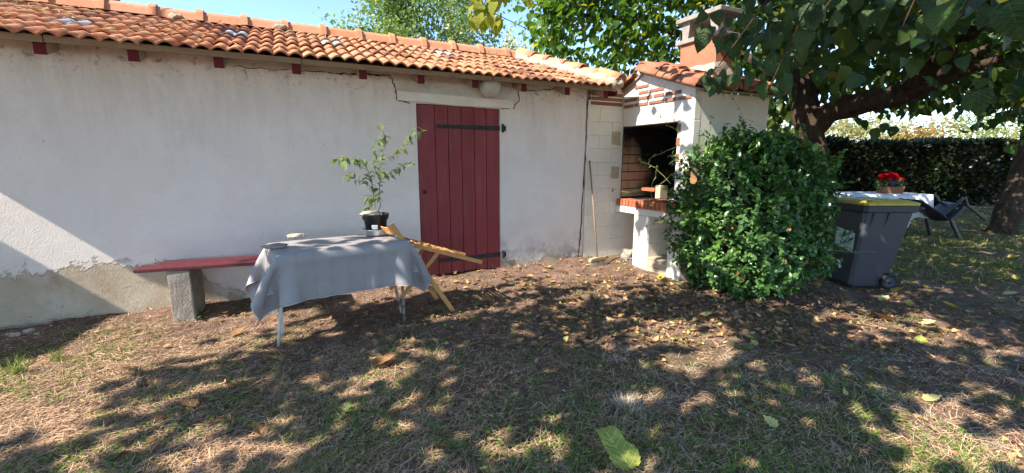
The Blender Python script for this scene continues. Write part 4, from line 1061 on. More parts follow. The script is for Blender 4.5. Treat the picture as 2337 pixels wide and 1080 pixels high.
# ================================================================== FAR TABLE, FLOWERS, PLASTIC CHAIR
def far_table():
    A = np.array([11.74, 4.20]); dirv = np.array([-.90, .44]); dirv /= np.linalg.norm(dirv); nr = np.array([dirv[1], -dirv[0]]) * -1
    z = .80; L = 1.7; D = .85
    def P(u, v, zz): q = A + dirv * u + nr * v; return (q[0], q[1], zz)
    r = empty('stone_garden_table', (A[0] + dirv[0] * .8, A[1] + dirv[1] * .8, -.08), 'stone garden table on a pale foot under a white cloth behind the bin', 'table')
    b = MB(); b.add([P(u, v, zz) for u in (0.02, L) for v in (-.02, -D) for zz in (z - .07, z - .008)], [(0, 1, 3, 2), (4, 6, 7, 5), (0, 4, 5, 1), (2, 3, 7, 6), (0, 2, 6, 4), (1, 5, 7, 3)]); b.obj('table_top', M['conc'], r, bevel=.01)
    for u0 in (.42, 1.3):
        b = MB(); b.add([P(u, v, zz) for u in (u0, u0 + .16) for v in (-.15, -D + .15) for zz in (-.2, z - .07)], [(0, 1, 3, 2), (4, 6, 7, 5), (0, 4, 5, 1), (2, 3, 7, 6), (0, 2, 6, 4), (1, 5, 7, 3)]); b.obj('foot', M['flagstone'], r, bevel=.02)
    # cloth: top and uneven drop
    n = 26; b = MB(); top = []; bot = []
    per = [(0, -v) for v in np.linspace(D, 0, 8)] + [(u, 0) for u in np.linspace(0, L, n)[1:]] + [(L, -v) for v in np.linspace(0, D, 8)[1:]]
    for i, (u, v) in enumerate(per):
        w_ = .02 * math.sin(i * 1.9) + .012 * math.sin(i * 3.3); cor = math.exp(-((u - .0) / .16) ** 2) * math.exp(-(v / .2) ** 2)
        drop = .46 + .03 * math.sin(i * .9) - .05 * (i < 6) + .32 * math.exp(-((u - .62) / .2) ** 2) * (v == 0)
        ou = -.04 if u == 0 else 0; ov = .05 if v == 0 else 0
        top.append(P(u + (-.004 if u == 0 else 0), v + (.004 if v == 0 else 0), z)); bot.append(P(u + ou + (w_ if u == 0 else 0), v + ov + (w_ if v == 0 else 0), z - drop))
    m = len(per); mid = [tuple(np.array(t) * .5 + np.array(q) * .5 + np.array([0, 0, .03])) for t, q in zip(top, bot)]
    b.add(top + mid + bot, [tuple(range(m))] + [(i, i + 1, m + i + 1, m + i) for i in range(m - 1)] + [(m + i, m + i + 1, 2 * m + i + 1, 2 * m + i) for i in range(m - 1)])
    o = b.obj('white_tablecloth', M['whitecloth'], None, True); o.modifiers.new('t', 'SOLIDIFY').thickness = .004
    for p_ in o.data.polygons:
        if len(p_.vertices) > 4: p_.use_smooth = False
    props(o, 'white tablecloth hanging over the garden table behind the bin', 'tablecloth')
    # trough with flowers
    c = P(.60, -.35, z + .003)
    t = empty('flower_trough', c, 'terracotta trough of red and purple flowers on the white cloth table', 'flower pot')
    q = MB()
    dd = np.array([*dirv, 0]); nn = np.array([*nr, 0]); cc = np.array(c)
    vs = [cc + dd * su * (.22 + .02 * k) + nn * sv * (.08 + .02 * k) + np.array([0, 0, .14 * k]) for k in (0, 1) for su, sv in ((-1, -1), (1, -1), (1, 1), (-1, 1))]
    q.add(vs, [(0, 1, 2, 3), (4, 5, 6, 7), (0, 1, 5, 4), (1, 2, 6, 5), (2, 3, 7, 6), (3, 0, 4, 7)]); q.obj('trough', M['terra'], t, bevel=.012)
    n = 220; P0 = cc + dd * rng.uniform(-.22, .3, (n, 1)) + nn * rng.uniform(-.1, .1, (n, 1)) + np.array([0, 0, 1]) * rng.uniform(.12, .27, (n, 1))
    bulk('foliage', OVAL, P0, frames(rdir(n) + [0, 0, .3], rdir(n)), rng.uniform(.05, .09, n), mixcol((.03, .07, .02), (.08, .14, .04), n), M['leaf'], t)
    for k, (u, v, h, s) in enumerate(((.17, .0, .35, .085), (.05, .05, .36, .09), (-.06, -.02, .33, .08), (.10, .06, .30, .08), (-.16, .02, .27, .075), (.2, .05, .29, .075))):
        pc = cc + dd * u + nn * v + np.array([0, 0, h]); m_ = 70; d0 = rdir(m_); d0[:, 2] = np.abs(d0[:, 2]) * .9 - .15
        bulk('red_flower', OVALS, pc + d0 * s * .45, frames(d0 + .5 * rdir(m_), rdir(m_)), np.full(m_, s * .75), mixcol((.60, .012, .022), (.38, .005, .012), m_), M['litter'], t, kind=None)
    for k in range(9):
        pc = cc + dd * rng.uniform(-.16, .14) + nn * .1 + np.array([0, 0, rng.uniform(.20, .27)]); m_ = 9; d0 = rdir(m_)
        bulk('purple_flower', OVALS, pc + d0 * .006, frames(d0, rdir(m_)), np.full(m_, .035), mixcol((.16, .06, .38), (.36, .22, .52), m_), M['litter'], t, kind=None)
far_table()

def plastic_chair():
    # chair built upright at the origin facing +x, then tipped so its back rests on the table edge
    r = empty('plastic_chair', (11.86, 4.0, .47), 'black plastic garden armchair tipped back against the white cloth table', 'chair')

    r.rotation_euler = (0, math.radians(-45), math.radians(-22)); r.scale = (1.02, 1.02, 1.02)
    def part(name, b, **k): return b.obj(name, M['pchair'], r, world=False, **k)
    b = MB(); n = 8; vs = []
    for i in range(n + 1):
        x = -.22 + .46 * i / n; zz = .02 * ((i / n - .4) ** 2) * 4 - .0 + (-.03 if i == n else 0)
        vs += [(x, -.23, zz + .015), (x, 0, zz), (x, .23, zz + .015)]
    b.add(vs, [(3 * i + k, 3 * i + 3 + k, 3 * i + 4 + k, 3 * i + 1 + k) for i in range(n) for k in (0, 1)]); o = part('seat', b, smooth=True); o.modifiers.new('s', 'SOLIDIFY').thickness = .02
    b = MB(); vs = []
    for i in range(n + 1):
        z_ = .0 + .80 * i / n; x = -.22 - .20 * i / n; hw = .24 - .03 * (i / n) ** 3
        for k in range(5): s = -1 + k / 2; vs.append((x - .05 * (1 - s * s), s * hw, z_ - (.04 * s * s if i == n else 0)))
    b.add(vs, [(5 * i + k, 5 * i + 5 + k, 5 * i + 6 + k, 5 * i + 1 + k) for i in range(n) for k in range(4)]); o = part('backrest', b, smooth=True); o.modifiers.new('s', 'SOLIDIFY').thickness = .02
    for s in (-1, 1):
        b = MB(); b.beam((.20, s * .25, .02), (.27, s * .29, -.44), .055, .04, (0, 1, 0)); part('leg', b, bevel=.01)
        b = MB(); b.beam((-.20, s * .24, .02), (-.33, s * .29, -.44), .055, .04, (0, 1, 0)); part('leg', b, bevel=.01)
        b = MB(); b.beam((.23, s * .275, .20), (-.30, s * .275, .23), .055, .03, (0, 0, 1)); part('armrest', b, bevel=.01)
        b = MB(); b.beam((.23, s * .275, .20), (.20, s * .25, .0), .05, .03, (0, 1, 0)); part('arm_support', b, bevel=.01)
        b = MB(); b.beam((.22, s * .24, -.01), (-.22, s * .24, -.01), .03, .06, (0, 0, 1)); part('seat_apron', b, bevel=.01)
plastic_chair()

# ================================================================== VEGETATION
def nrm(v): return v / (np.linalg.norm(v, axis=-1, keepdims=True) + 1e-9)

def bush():
    C = np.array([4.97, 3.48, .84]); Rr = np.array([.79, .80, .96])
    r = empty('laurustinus_bush', (C[0], C[1], -.1), 'large dense rounded dark green evergreen bush in front of the barbecue', 'bush')
    for k in range(7):
        b = MB(); a = k * .9; e = C + np.array([.5 * math.cos(a), .5 * math.sin(a), .3]); b.tube([(C[0] + .1 * math.cos(a), C[1] + .1 * math.sin(a), -.15), (C[0] + .25 * math.cos(a), C[1] + .25 * math.sin(a), .4), e], [.022, .016, .008], 6); b.obj('stem', M['bark'], r, True)
    b = MB(); b.lathe([(.02, -.93), (.32, -.78), (.46, -.4), (.50, .05), (.42, .42), (.24, .58), (.02, .64)], tuple(C), 20); o = b.obj('inner_twigs', M['hedge_core'], r, True); rough_mesh(o.data, .06, 3, 1, 1)
    # sprigs spread over the surface shell
    ns = 3300; d = rdir(ns)
    # boxier than a ball
    ex = (np.abs(d) ** 3.0).sum(1) ** (-1 / 3.0)
    lump = 1 + .07 * np.sin(d[:, 0] * 7 + d[:, 2] * 4) + .06 * np.sin(d[:, 1] * 9 - d[:, 2] * 6) + .05 * np.sin(d[:, 2] * 15 + d[:, 0] * 11)
    rad = (ex * lump * np.where(rng.random(ns) < .04, rng.uniform(1., 1.09, ns), rng.uniform(.74, 1.0, ns)))[:, None]
    P = C + d * Rr * rad
    ok = (P[:, 2] > -.05) & ~((P[:, 1] > BY - .06) & (P[:, 0] > 4.45)); P = P[ok]; d = d[ok]
    nl = 8; N = len(P) * nl; base = np.repeat(P, nl, 0); dn = np.repeat(d, nl, 0)
    up = np.array([0, 0, .35]); ax = nrm(dn + up + .45 * np.repeat(rdir(len(P)), nl, 0))
    pos = base + ax * rng.uniform(-.05, .05, (N, 1)) + .018 * rdir(N)
    ld = nrm(ax * .55 + .9 * rdir(N)); nn = nrm(dn * .6 + np.array([0, 0, .8]) + .5 * rdir(N))
    R = frames(ld, nn); sc = rng.uniform(.038, .095, N)
    colr = mixcol((.026, .072, .018), (.092, .19, .04), N, (.26, .13, .05), .010)
    fresh = np.repeat(rng.random(len(P)) < .10, nl); colr[fresh] = colr[fresh] * np.array([1.8, 1.5, 1.4])
    dist = np.linalg.norm(pos - CAM, axis=1) + 1.2 * (dn @ nrm(C - CAM) > -.2) * 3
    order = np.argsort(dist); near = order[:300]; rest = order[300:]
    bulk('leaf_mass', OVAL, pos[rest], R[rest], sc[rest], colr[rest], M['leaf_bush'], r)
    me = tpl_mesh('bush_leaf', OVAL, M['leaf_bush_obj'])
    for i in near: place('leaf', me, r, pos[i], R[i], float(sc[i]))
    # loose shoots reaching over the barbecue
    paths = [[(1530, 420, 5.0), (1500, 385, 5.0), (1470, 372, 5.05), (1455, 362, 5.1)], [(1540, 395, 4.9), (1500, 425, 5.0), (1455, 435, 5.1), (1420, 445, 5.15)], [(1590, 340, 4.9), (1555, 305, 4.95), (1525, 285, 5.0), (1505, 268, 5.05), (1512, 245, 5.1), (1540, 232, 5.1)],
             [(1520, 500, 4.9), (1480, 515, 4.95), (1455, 530, 5.0)], [(1620, 300, 4.9), (1625, 270, 4.92), (1618, 262, 4.92)], [(1760, 300, 4.9), (1700, 268, 4.95), (1680, 240, 5.0), (1668, 215, 5.0)], [(1880, 560, 5.3), (1905, 572, 5.3), (1950, 577, 5.35), (2000, 575, 5.4)], [(1470, 430, 5.0), (1430, 440, 5.1), (1390, 430, 5.2), (1375, 410, 5.25)], [(1500, 380, 5.0), (1485, 430, 5.0), (1490, 470, 5.05)],
             [(1720, 290, 4.9), (1716, 275, 4.9)], [(1690, 292, 4.9), (1688, 278, 4.9)], [(1560, 330, 4.95), (1520, 345, 5.0), (1480, 365, 5.05)]]
    om = tpl_mesh('shoot_leaf', OVAL, M['leaf_plant'])
    for pth in paths:
        q = [atd(*x) for x in pth]; fine = []
        for a, c in zip(q[:-1], q[1:]):
            for t in np.linspace(0, 1, 4, endpoint=False): fine.append(a * (1 - t) + c * t + rng.normal(0, .006, 3))
        fine.append(q[-1]); b = MB(); b.tube(fine, list(np.linspace(.0026, .0012, len(fine))), 5); b.obj('shoot', M['vine'], r, True)
        for p in fine[3:]:
            if random.random() < .45: place('leaf', om, r, p, frames((rdir(1) + [[0, 0, .2]]), rdir(1) + [[0, 0, 1.]])[0], random.uniform(.03, .06))
    for (px, py) in ((1588, 418), (1872, 612), (1880, 570), (1870, 640)):
        dm = tpl_mesh('caught_leaf', DRY, M['leaf_brown']); p = atd(px, py, 4.42 if px < 1700 else 5.05); place('caught_leaf', dm, r, p, frames(rdir(1), rdir(1))[0], .12)
bush()

def limb(b, path, rads, n=12):
    # smooth the path a little
    P = [np.array(p, float) for p in path]; out = []; rr = []
    for i in range(len(P) - 1):
        p0 = P[max(i - 1, 0)]; p1 = P[i]; p2 = P[i + 1]; p3 = P[min(i + 2, len(P) - 1)]
        for t in np.linspace(0, 1, 5, endpoint=False):
            out.append(.5 * ((2 * p1) + (-p0 + p2) * t + (2 * p0 - 5 * p1 + 4 * p2 - p3) * t * t + (-p0 + 3 * p1 - 3 * p2 + p3) * t ** 3)); rr.append(rads[i] * (1 - t) + rads[i + 1] * t)
    out.append(P[-1]); rr.append(rads[-1]); rr = [x * (1 + .07 * math.sin(7.1 * i)) for i, x in enumerate(rr)]
    b.tube(out, rr, n)

def mulberry():
    base = atd(1850, 365, 7.0); base[2] = float(gz(base[0], base[1])) - .1
    r = empty('mulberry_tree', base, 'mulberry tree with one thick low branch and large hanging leaves behind the barbecue', 'tree')
    b = MB(); D = 7.0
    limb(b, [base, atd(1850, 500, D), atd(1850, 360, D), atd(1845, 285, D), atd(1838, 235, D), atd(1832, 190, D)], [.27, .22, .205, .205, .19, .15], 16)
    o = b.obj('trunk', M['bark'], r, True); rough_mesh(o.data, .035, 4, 1, 0)
    L = [([atd(1850, 300, D), atd(1885, 262, 6.8), atd(1950, 240, 6.5), atd(2030, 222, 6.1), atd(2085, 205, 5.8)], [.17, .165, .16, .155, .145]),
         ([atd(2075, 208, 5.85), atd(2115, 165, 5.5), atd(2160, 120, 5.1), atd(2220, 75, 4.7), atd(2260, 20, 4.3), atd(2290, -60, 4)], [.125, .10, .082, .068, .055, .04]),
         ([atd(2085, 205, 5.8), atd(2130, 195, 5.5), atd(2200, 160, 5.2), atd(2290, 135, 5.0), atd(2420, 110, 4.8)], [.10, .075, .06, .05, .04]),
         ([atd(2060, 200, 5.9), atd(2130, 180, 5.7), atd(2190, 140, 5.4), atd(2260, 110, 5.2)], [.10, .09, .07, .05]),
         ([atd(1832, 200, D), atd(1805, 150, 7.0), atd(1795, 110, 7.0), atd(1760, 20, 6.8), atd(1740, -120, 6.2)], [.15, .12, .10, .08, .05]),
         ([atd(1838, 200, D), atd(1852, 140, 7.1), atd(1850, 80, 7.2), atd(1880, -40, 7.0)], [.13, .10, .085, .06]),
         ([atd(1835, 190, D), atd(1780, 175, 7.3), atd(1700, 130, 7.7), atd(1560, 80, 8.0), atd(1400, 40, 8.0), atd(1260, 30, 7.8)], [.12, .09, .075, .06, .04, .02]),
         ([atd(1845, 210, D), atd(1868, 200, 6.9), atd(1880, 190, 6.85)], [.10, .085, .07]),
         ([atd(2115, 165, 5.5), atd(2118, 120, 5.5), atd(2112, 70, 5.5)], [.05, .035, .03]),
         ([atd(1760, 20, 6.8), atd(1700, -60, 5.0), atd(1600, -160, 3.6), atd(1400, -260, 3.0)], [.08, .06, .045, .03])]
    for p, q in L:
        b = MB(); limb(b, p, q, 12); o = b.obj('branch', M['bark'], r, True); rough_mesh(o.data, .02, 6, 2, 0)
    # crown lower edge in picture terms, used only to trim hanging sprays
    xs = [1100, 1195, 1230, 1300, 1420, 1560, 1760, 1790, 1850, 1900, 1960, 2050, 2150, 2230, 2337, 2700]
    ys = [-60, 70, 150, 175, 190, 190, 285, 300, 255, 240, 252, 258, 240, 245, 272, 300]
    def spray(cx, cy, dep, n, spread, size, keep=None):
        c = atd(cx, cy, dep); pos = c + rng.normal(0, spread, (n, 3)); return pos
    P = []
    nC = 3200
    cx = rng.uniform(1190, 2700, nC); cy = rng.uniform(-420, 330, nC); dep = rng.uniform(6.3, 10.5, nC)
    dep = np.where(cx < 1800, np.maximum(dep, 7.7), dep); lim = np.interp(cx, xs, ys); ok = cy < lim - 12
    # open gaps
    hole = np.sin(cx * .031 + cy * .05) + np.sin(cx * .017 - cy * .043 + 2) + .6 * np.sin(cx * .07 + 1)
    ok &= ~((hole > 1.15) & (cy > 40) & (rng.random(nC) < .8))
    ok &= ~((cx > 1850) & (cx < 2080) & (cy > 60) & (cy < 215) & (rng.random(nC) < .45))
    ok &= ~((cx < 1230) & (rng.random(nC) < .5))
    cx, cy, dep = cx[ok], cy[ok], dep[ok]
    C = np.array([atd(a, c, d) for a, c, d in zip(cx, cy, dep)])
    nl = 13; pos = np.repeat(C, nl, 0) + rng.normal(0, .18, (len(C) * nl, 3))
    # nearer layer over the upper right
    n2 = 520; cx = rng.uniform(1800, 2600, n2); cy = rng.uniform(-350, 235, n2); dep = rng.uniform(3.6, 6.0, n2)
    ok = cy < np.interp(cx, [1800, 1900, 2000, 2100, 2337, 2600], [120, 150, 180, 200, 240, 260])
    ok &= ~((cx > 1850) & (cx < 2080) & (cy > 60) & (rng.random(n2) < .55))
    C2 = np.array([atd(a, c, d) for a, c, d in zip(cx[ok], cy[ok], dep[ok])]); pos = np.concatenate([pos, np.repeat(C2, 10, 0) + rng.normal(0, .15, (len(C2) * 10, 3))])
    px, py, pz = proj(pos); kp = (py < np.interp(px, xs, ys) + 6) | (px < 1000)
    lx = [1780, 1800, 1850, 1880, 1930, 2000, 2080, 2120, 2200, 2280, 2337]; ly = [150, 130, 130, 190, 200, 185, 160, 110, 60, 20, 0]
    kp &= ~((px > 1785) & (px < 2300) & (pz < np.interp(px, [1785, 1880, 2085, 2300], [7.5, 7.3, 6.3, 5.4])) & (py > np.interp(px, lx, ly)) & (rng.random(len(px)) < .93))
    pos = pos[kp]
    N = len(pos)
    out = nrm(pos - np.array([7.4, 4.2, 3.4])); ld = nrm(out * .5 + np.array([0, 0, -.55]) + .65 * rdir(N)); nn = nrm(out * .4 + np.array([0, 0, .9]) + .55 * rdir(N))
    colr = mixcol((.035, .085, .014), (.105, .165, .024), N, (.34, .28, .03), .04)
    qx = proj(pos)[0]; colr *= np.interp(qx, [1350, 1800], [1.15, .55])[:, None]  # leaf colour darkens to the right: deep shade painted into the crown
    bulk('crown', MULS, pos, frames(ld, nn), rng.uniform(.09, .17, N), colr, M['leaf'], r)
    # large near leaves, one object each
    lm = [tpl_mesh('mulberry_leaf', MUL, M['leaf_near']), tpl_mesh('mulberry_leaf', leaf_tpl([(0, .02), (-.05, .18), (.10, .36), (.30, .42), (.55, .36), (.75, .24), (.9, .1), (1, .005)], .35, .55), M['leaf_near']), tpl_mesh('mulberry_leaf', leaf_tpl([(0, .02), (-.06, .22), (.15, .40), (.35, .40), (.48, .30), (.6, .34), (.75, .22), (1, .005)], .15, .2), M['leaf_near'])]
    ym = tpl_mesh('yellow_mulberry_leaf', MUL, M['leaf_yellow'])
    lime = tpl_mesh('lime_mulberry_leaf', MUL, M['leaf_lime']); near = []
    for _ in range(58): near.append((random.uniform(1605, 1810), random.uniform(20, 195), random.uniform(3.1, 4.0), .155))
    for _ in range(30): near.append((random.uniform(1700, 1900), random.uniform(-20, 90), random.uniform(2.8, 4.0), .16))
    for _ in range(36): near.append((random.uniform(1850, 2337), random.uniform(-40, 35), random.uniform(2.6, 4.0), .16))
    for _ in range(7): near.append((random.uniform(2150, 2420), random.uniform(-70, 40), random.uniform(1.5, 1.9), .16))
    for _ in range(40): near.append((random.uniform(1076, 1150), random.uniform(-25, 58), random.uniform(3.2, 3.8), .125))
    for _ in range(8): near.append((random.uniform(1150, 1240), random.uniform(-60, -10), random.uniform(3.0, 3.6), .15))
    for x in (1955, 1975, 1995, 2018, 2040, 2050): near.append((x, random.uniform(262, 300), 5.8, .17))
    for x, y in ((2235, 205), (2210, 225), (2255, 190), (2200, 130), (1960, 170), (2020, 170)): near.append((x, y, 3.2, .17))
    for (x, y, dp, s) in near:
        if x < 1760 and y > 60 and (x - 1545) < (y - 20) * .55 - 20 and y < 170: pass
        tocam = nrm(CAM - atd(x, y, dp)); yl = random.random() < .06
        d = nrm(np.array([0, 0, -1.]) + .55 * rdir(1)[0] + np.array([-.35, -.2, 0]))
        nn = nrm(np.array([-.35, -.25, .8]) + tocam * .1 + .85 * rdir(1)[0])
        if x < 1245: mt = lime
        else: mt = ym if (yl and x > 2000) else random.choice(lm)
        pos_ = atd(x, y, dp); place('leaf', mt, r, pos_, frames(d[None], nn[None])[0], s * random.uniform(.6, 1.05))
    # hanging twigs carrying those leaves
    for (x0, y0, x1, y1, dp) in ((1850, -80, 1640, 150, 2.65), (1900, -60, 1760, 190, 2.7), (2000, -80, 1850, 60, 2.5), (2150, -90, 2060, 60, 2.2), (2337, -60, 2180, 50, 1.5), (1180, -150, 1105, 10, 3.0), (2337, 60, 2215, 215, 3.2), (2080, 205, 2000, 270, 5.8)):
        a = atd(x0, y0, dp * 1.05); c = atd(x1, y1, dp); m = (a + c) / 2 + np.array([0, 0, .08]); b = MB(); b.tube([a, m, c], [.007, .005, .003], 6); b.obj('twig', M['bark'], r, True)
mulberry()

# unseen second mulberry left of the view; leaf clusters placed to throw the dapples
LIT = [(170, 800, 260, 75, 1), (430, 745, 200, 48, 1), (90, 925, 300, 110, .85), (330, 850, 190, 50, .8), (640, 668, 360, 34, 1), (1130, 640, 250, 30, 1), (1460, 645, 150, 40, .9), (1180, 990, 190, 45, .8), (980, 965, 140, 36, .7),
       (1700, 1045, 85, 50, 1), (2120, 1055, 130, 50, 1), (2280, 930, 110, 66, .85), (740, 738, 90, 30, 1), (260, 985, 300, 55, .75), (640, 1010, 190, 45, .7), (1500, 740, 170, 34, .7), (1960, 748, 150, 34, .7), (1880, 690, 90, 22, .6), (1850, 860, 120, 34, .6), (900, 880, 120, 34, .45), (480, 905, 120, 30, .6), (1640, 850, 100, 28, .6), (1250, 860, 120, 30, .4), (2150, 800, 120, 30, .5)]
def canopy():
    r = empty('shade_mulberry', (-5.2, .6, -.1), 'unseen second mulberry with its crown placed to shade the lawn from beyond the left edge', 'tree')
    b = MB(); limb(b, [(-5.2, .6, -.2), (-5.15, .65, 1.2), (-5.0, .7, 2.6), (-4.7, .8, 3.3)], [.26, .21, .19, .15], 12); b.obj('trunk', M['bark'], r, True)
    for pth in ([(-4.8, .8, 3.2), (-3, 1.2, 4.2), (-.5, 1.8, 4.6), (2.2, 2.4, 4.7), (4.2, 2.8, 4.6)], [(-4.8, .8, 3.2), (-4, 2.2, 4.1), (-2.6, 3.4, 4.5), (-.8, 4, 4.6)], [(-4.8, .8, 3.2), (-3.2, -.4, 4.1), (-.6, -.8, 4.5), (2.5, -.6, 4.6)], [(-5, .7, 3), (-5.6, 2, 4.2), (-5.2, 3.4, 4.8)]):
        b = MB(); limb(b, pth, list(np.linspace(.10, .02, len(pth))), 8); b.obj('branch', M['bark'], r, True)
    n = 3100; T = np.stack([rng.uniform(-2.6, 8.5, n), rng.uniform(-.6, 5.0, n), np.full(n, -.08)], 1)
    px, py, pz = proj(T); keep = np.ones(n, bool)
    vis = pz > .2
    for (x, y, a, c, p) in LIT:
        ins = vis & (((px - x) / a) ** 2 + ((py - y) / c) ** 2 < 1); keep &= ~(ins & (rng.random(n) < p))
    # rays that would strike the barbecue front, the bush or the table stay half open
    tt = (T[:, 0] - FX) / SD[0]; hy = T[:, 1] - SD[1] * tt; hz = T[:, 2] - SD[2] * tt
    keep &= ~((tt > 0) & (hy > 4.1) & (hz < 2.9) & (rng.random(n) < .72))
    keep &= ~((T[:, 0] > 4.6) & (T[:, 0] < 6.6) & (T[:, 1] > 2.3) & (T[:, 1] < 4.2) & (rng.random(n) < .5))
    keep &= ~((T[:, 0] > .4) & (T[:, 0] < 2.4) & (T[:, 1] > 4.0) & (T[:, 1] < 5.0) & (rng.random(n) < .6))
    t2 = (T[:, 1] - BY) / SD[1]; hx2 = T[:, 0] - SD[0] * t2; hz2 = T[:, 2] - SD[2] * t2; keep &= ~((t2 > 0) & (hx2 > 4.5) & (hx2 < 6.2) & (hz2 > .9) & (hz2 < 2.5) & (rng.random(n) < .95))
    cl = np.sin(2.9 * T[:, 0] + 1.1 * T[:, 1]) + np.sin(3.6 * T[:, 1] - 1.7 * T[:, 0] + 1.) + .9 * np.sin(5.9 * T[:, 0] + 4.7 * T[:, 1] + 2)
    keep &= (cl > .22) | (rng.random(n) < .17)
    h = rng.uniform(3.35, 5.0, n); t = (h + .08) / -SD[2]; P = T - SD * t[:, None]
    yr = T[:, 1] - SD[1] * ((2.6 + .08) / -SD[2]); keep &= yr < 4.85
    keep &= (T[:, 0] > -2.2)
    P = P[keep]; nl = 8; pos = np.repeat(P, nl, 0) + rng.normal(0, .13, (len(P) * nl, 3))
    x, y, z = proj(pos); bad = (z > .1) & (x > -60) & (x < 2400) & (y > -60) & (y < 1200); pos = pos[~bad & (pos[:, 2] > 3.0)]
    N = len(pos); ld = nrm(rdir(N) + [0, 0, -.3]); nn = nrm(np.array([0, 0, 1.]) - SD * .4 + .5 * rdir(N))
    bulk('crown', MULS, pos, frames(ld, nn), rng.uniform(.14, .21, N), mixcol((.03, .07, .015), (.07, .12, .02), N), M['leaf'], r)
canopy()

# made-up closet at the shed's left end, out of view: cuts the low sun on the wall
def shade_closet():
    r = empty('unseen_closet', (-4.5, 4.9, -.05), 'added unseen wooden closet beyond the left end of the shed', 'shade_closet')
    for i in range(8):
        x0 = -4.9 + i * .09; b = MB(); b.prism([(4.32, -.1), (5.36, -.1), (5.36, 2.50), (4.32, 1.84)], 0, x0 + .002, x0 + .088); b.obj('plank', M['oldwood'], r)
    b = MB(); b.prism([(4.28, 1.83), (5.38, 2.53), (5.38, 2.56), (4.28, 1.86)], 0, -4.94, -4.16); b.obj('roof_board', M['wood_grey'], r)
    b = MB(); b.beam((-3.9, 4.86, -.1), (-4.0, 5.36, 2.36), .07, .05, (1, 0, 0)); o = b.obj('shade_plank', M['oldwood']); props(o, 'unseen plank added to streak the light at the left end of the shed wall', 'plank')  # unseen plank, added to throw a dark streak across the sunlit wall band
shade_closet()

def second_tree():
    g = gpt(2285, 532); b = MB(); D = float((g - CAM) @ FW)
    r = empty('leaning_tree', g, 'leaning dark tree trunk rising from the lawn in front of the hedge', 'tree')
    limb(b, [g + [0, 0, -.2], atd(2288, 525, D), atd(2306, 470, D), atd(2330, 400, D), atd(2358, 300, D), atd(2385, 200, D), atd(2412, 60, D)], [.34, .26, .21, .19, .18, .17, .14], 14); o = b.obj('trunk', M['bark'], r, True); rough_mesh(o.data, .03, 4, 5, 0)
    for p in ([(2380, 180, D), (2300, 60, D - .6), (2180, -60, D - 1)], [(2390, 120, D), (2500, 0, D), (2600, -100, D)]):
        b = MB(); limb(b, [atd(*q) for q in p], [.13, .08, .04], 8); b.obj('branch', M['bark'], r, True)
    n = 420; cx = rng.uniform(2020, 2850, n); cy = rng.uniform(-420, 300, n); dep = rng.uniform(D - 2.2, D + 3, n); ok = cy < np.interp(cx, [2020, 2150, 2230, 2300, 2337, 2850], [120, 235, 262, 292, 295, 300])
    C = np.array([atd(a, c, d) for a, c, d in zip(cx[ok], cy[ok], dep[ok])]); pos = np.repeat(C, 9, 0) + rng.normal(0, .2, (len(C) * 9, 3)); N = len(pos)
    bulk('crown', MULS, pos, frames(nrm(rdir(N) + [0, 0, -.5]), nrm(rdir(N) * .6 + [0, 0, 1.])), rng.uniform(.14, .22, N), mixcol((.025, .06, .014), (.06, .11, .02), N), M['leaf'], r)
second_tree()

def hedge():
    A = atd(1700, 365, 12.5)[:2]; B = atd(2800, 365, 17.5)[:2]; dirv = (B - A); L = np.linalg.norm(dirv); dirv /= L; nr = np.array([dirv[1], -dirv[0]]); nr = nr if nr @ (-A) > 0 else -nr
    H = 2.02
    r = empty('clipped_hedge', (*(A + dirv * L / 2), -.1), 'tall dark clipped conifer hedge along the far side of the lawn', 'hedge')
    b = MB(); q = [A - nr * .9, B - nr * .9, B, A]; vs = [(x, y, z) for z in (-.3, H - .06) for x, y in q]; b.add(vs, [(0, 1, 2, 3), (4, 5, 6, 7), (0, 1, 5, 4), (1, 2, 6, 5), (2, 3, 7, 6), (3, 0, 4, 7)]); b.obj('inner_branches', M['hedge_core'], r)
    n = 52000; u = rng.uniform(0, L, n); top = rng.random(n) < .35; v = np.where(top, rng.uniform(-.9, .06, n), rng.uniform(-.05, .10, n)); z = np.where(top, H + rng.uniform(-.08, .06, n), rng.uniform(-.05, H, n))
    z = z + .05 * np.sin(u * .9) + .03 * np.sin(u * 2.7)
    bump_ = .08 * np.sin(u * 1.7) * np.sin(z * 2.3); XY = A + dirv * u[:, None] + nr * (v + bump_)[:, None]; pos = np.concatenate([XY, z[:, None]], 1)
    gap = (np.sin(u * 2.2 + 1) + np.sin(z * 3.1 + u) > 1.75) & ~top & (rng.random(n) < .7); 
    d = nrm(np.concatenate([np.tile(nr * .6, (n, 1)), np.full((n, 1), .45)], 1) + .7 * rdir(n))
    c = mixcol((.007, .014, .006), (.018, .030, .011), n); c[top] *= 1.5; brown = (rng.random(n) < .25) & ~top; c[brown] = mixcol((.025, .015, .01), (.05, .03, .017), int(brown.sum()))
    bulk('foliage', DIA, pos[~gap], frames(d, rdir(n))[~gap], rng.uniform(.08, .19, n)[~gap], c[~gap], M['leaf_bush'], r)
    # one loose sunlit sprig bulging out
    m = 340; gpos = atd(2128, 375, 13.9); P = gpos + rng.normal(0, 1, (m, 3)) * [.22, .22, .48]; P[:, :2] -= nr * (.35 * (P[:, 2:3] - 1.2))
    bulk('loose_sprig', OVAL, P, frames(rdir(m), rdir(m)), rng.uniform(.08, .13, m), mixcol((.05, .08, .02), (.14, .17, .045), m), M['leaf'], r)
hedge()

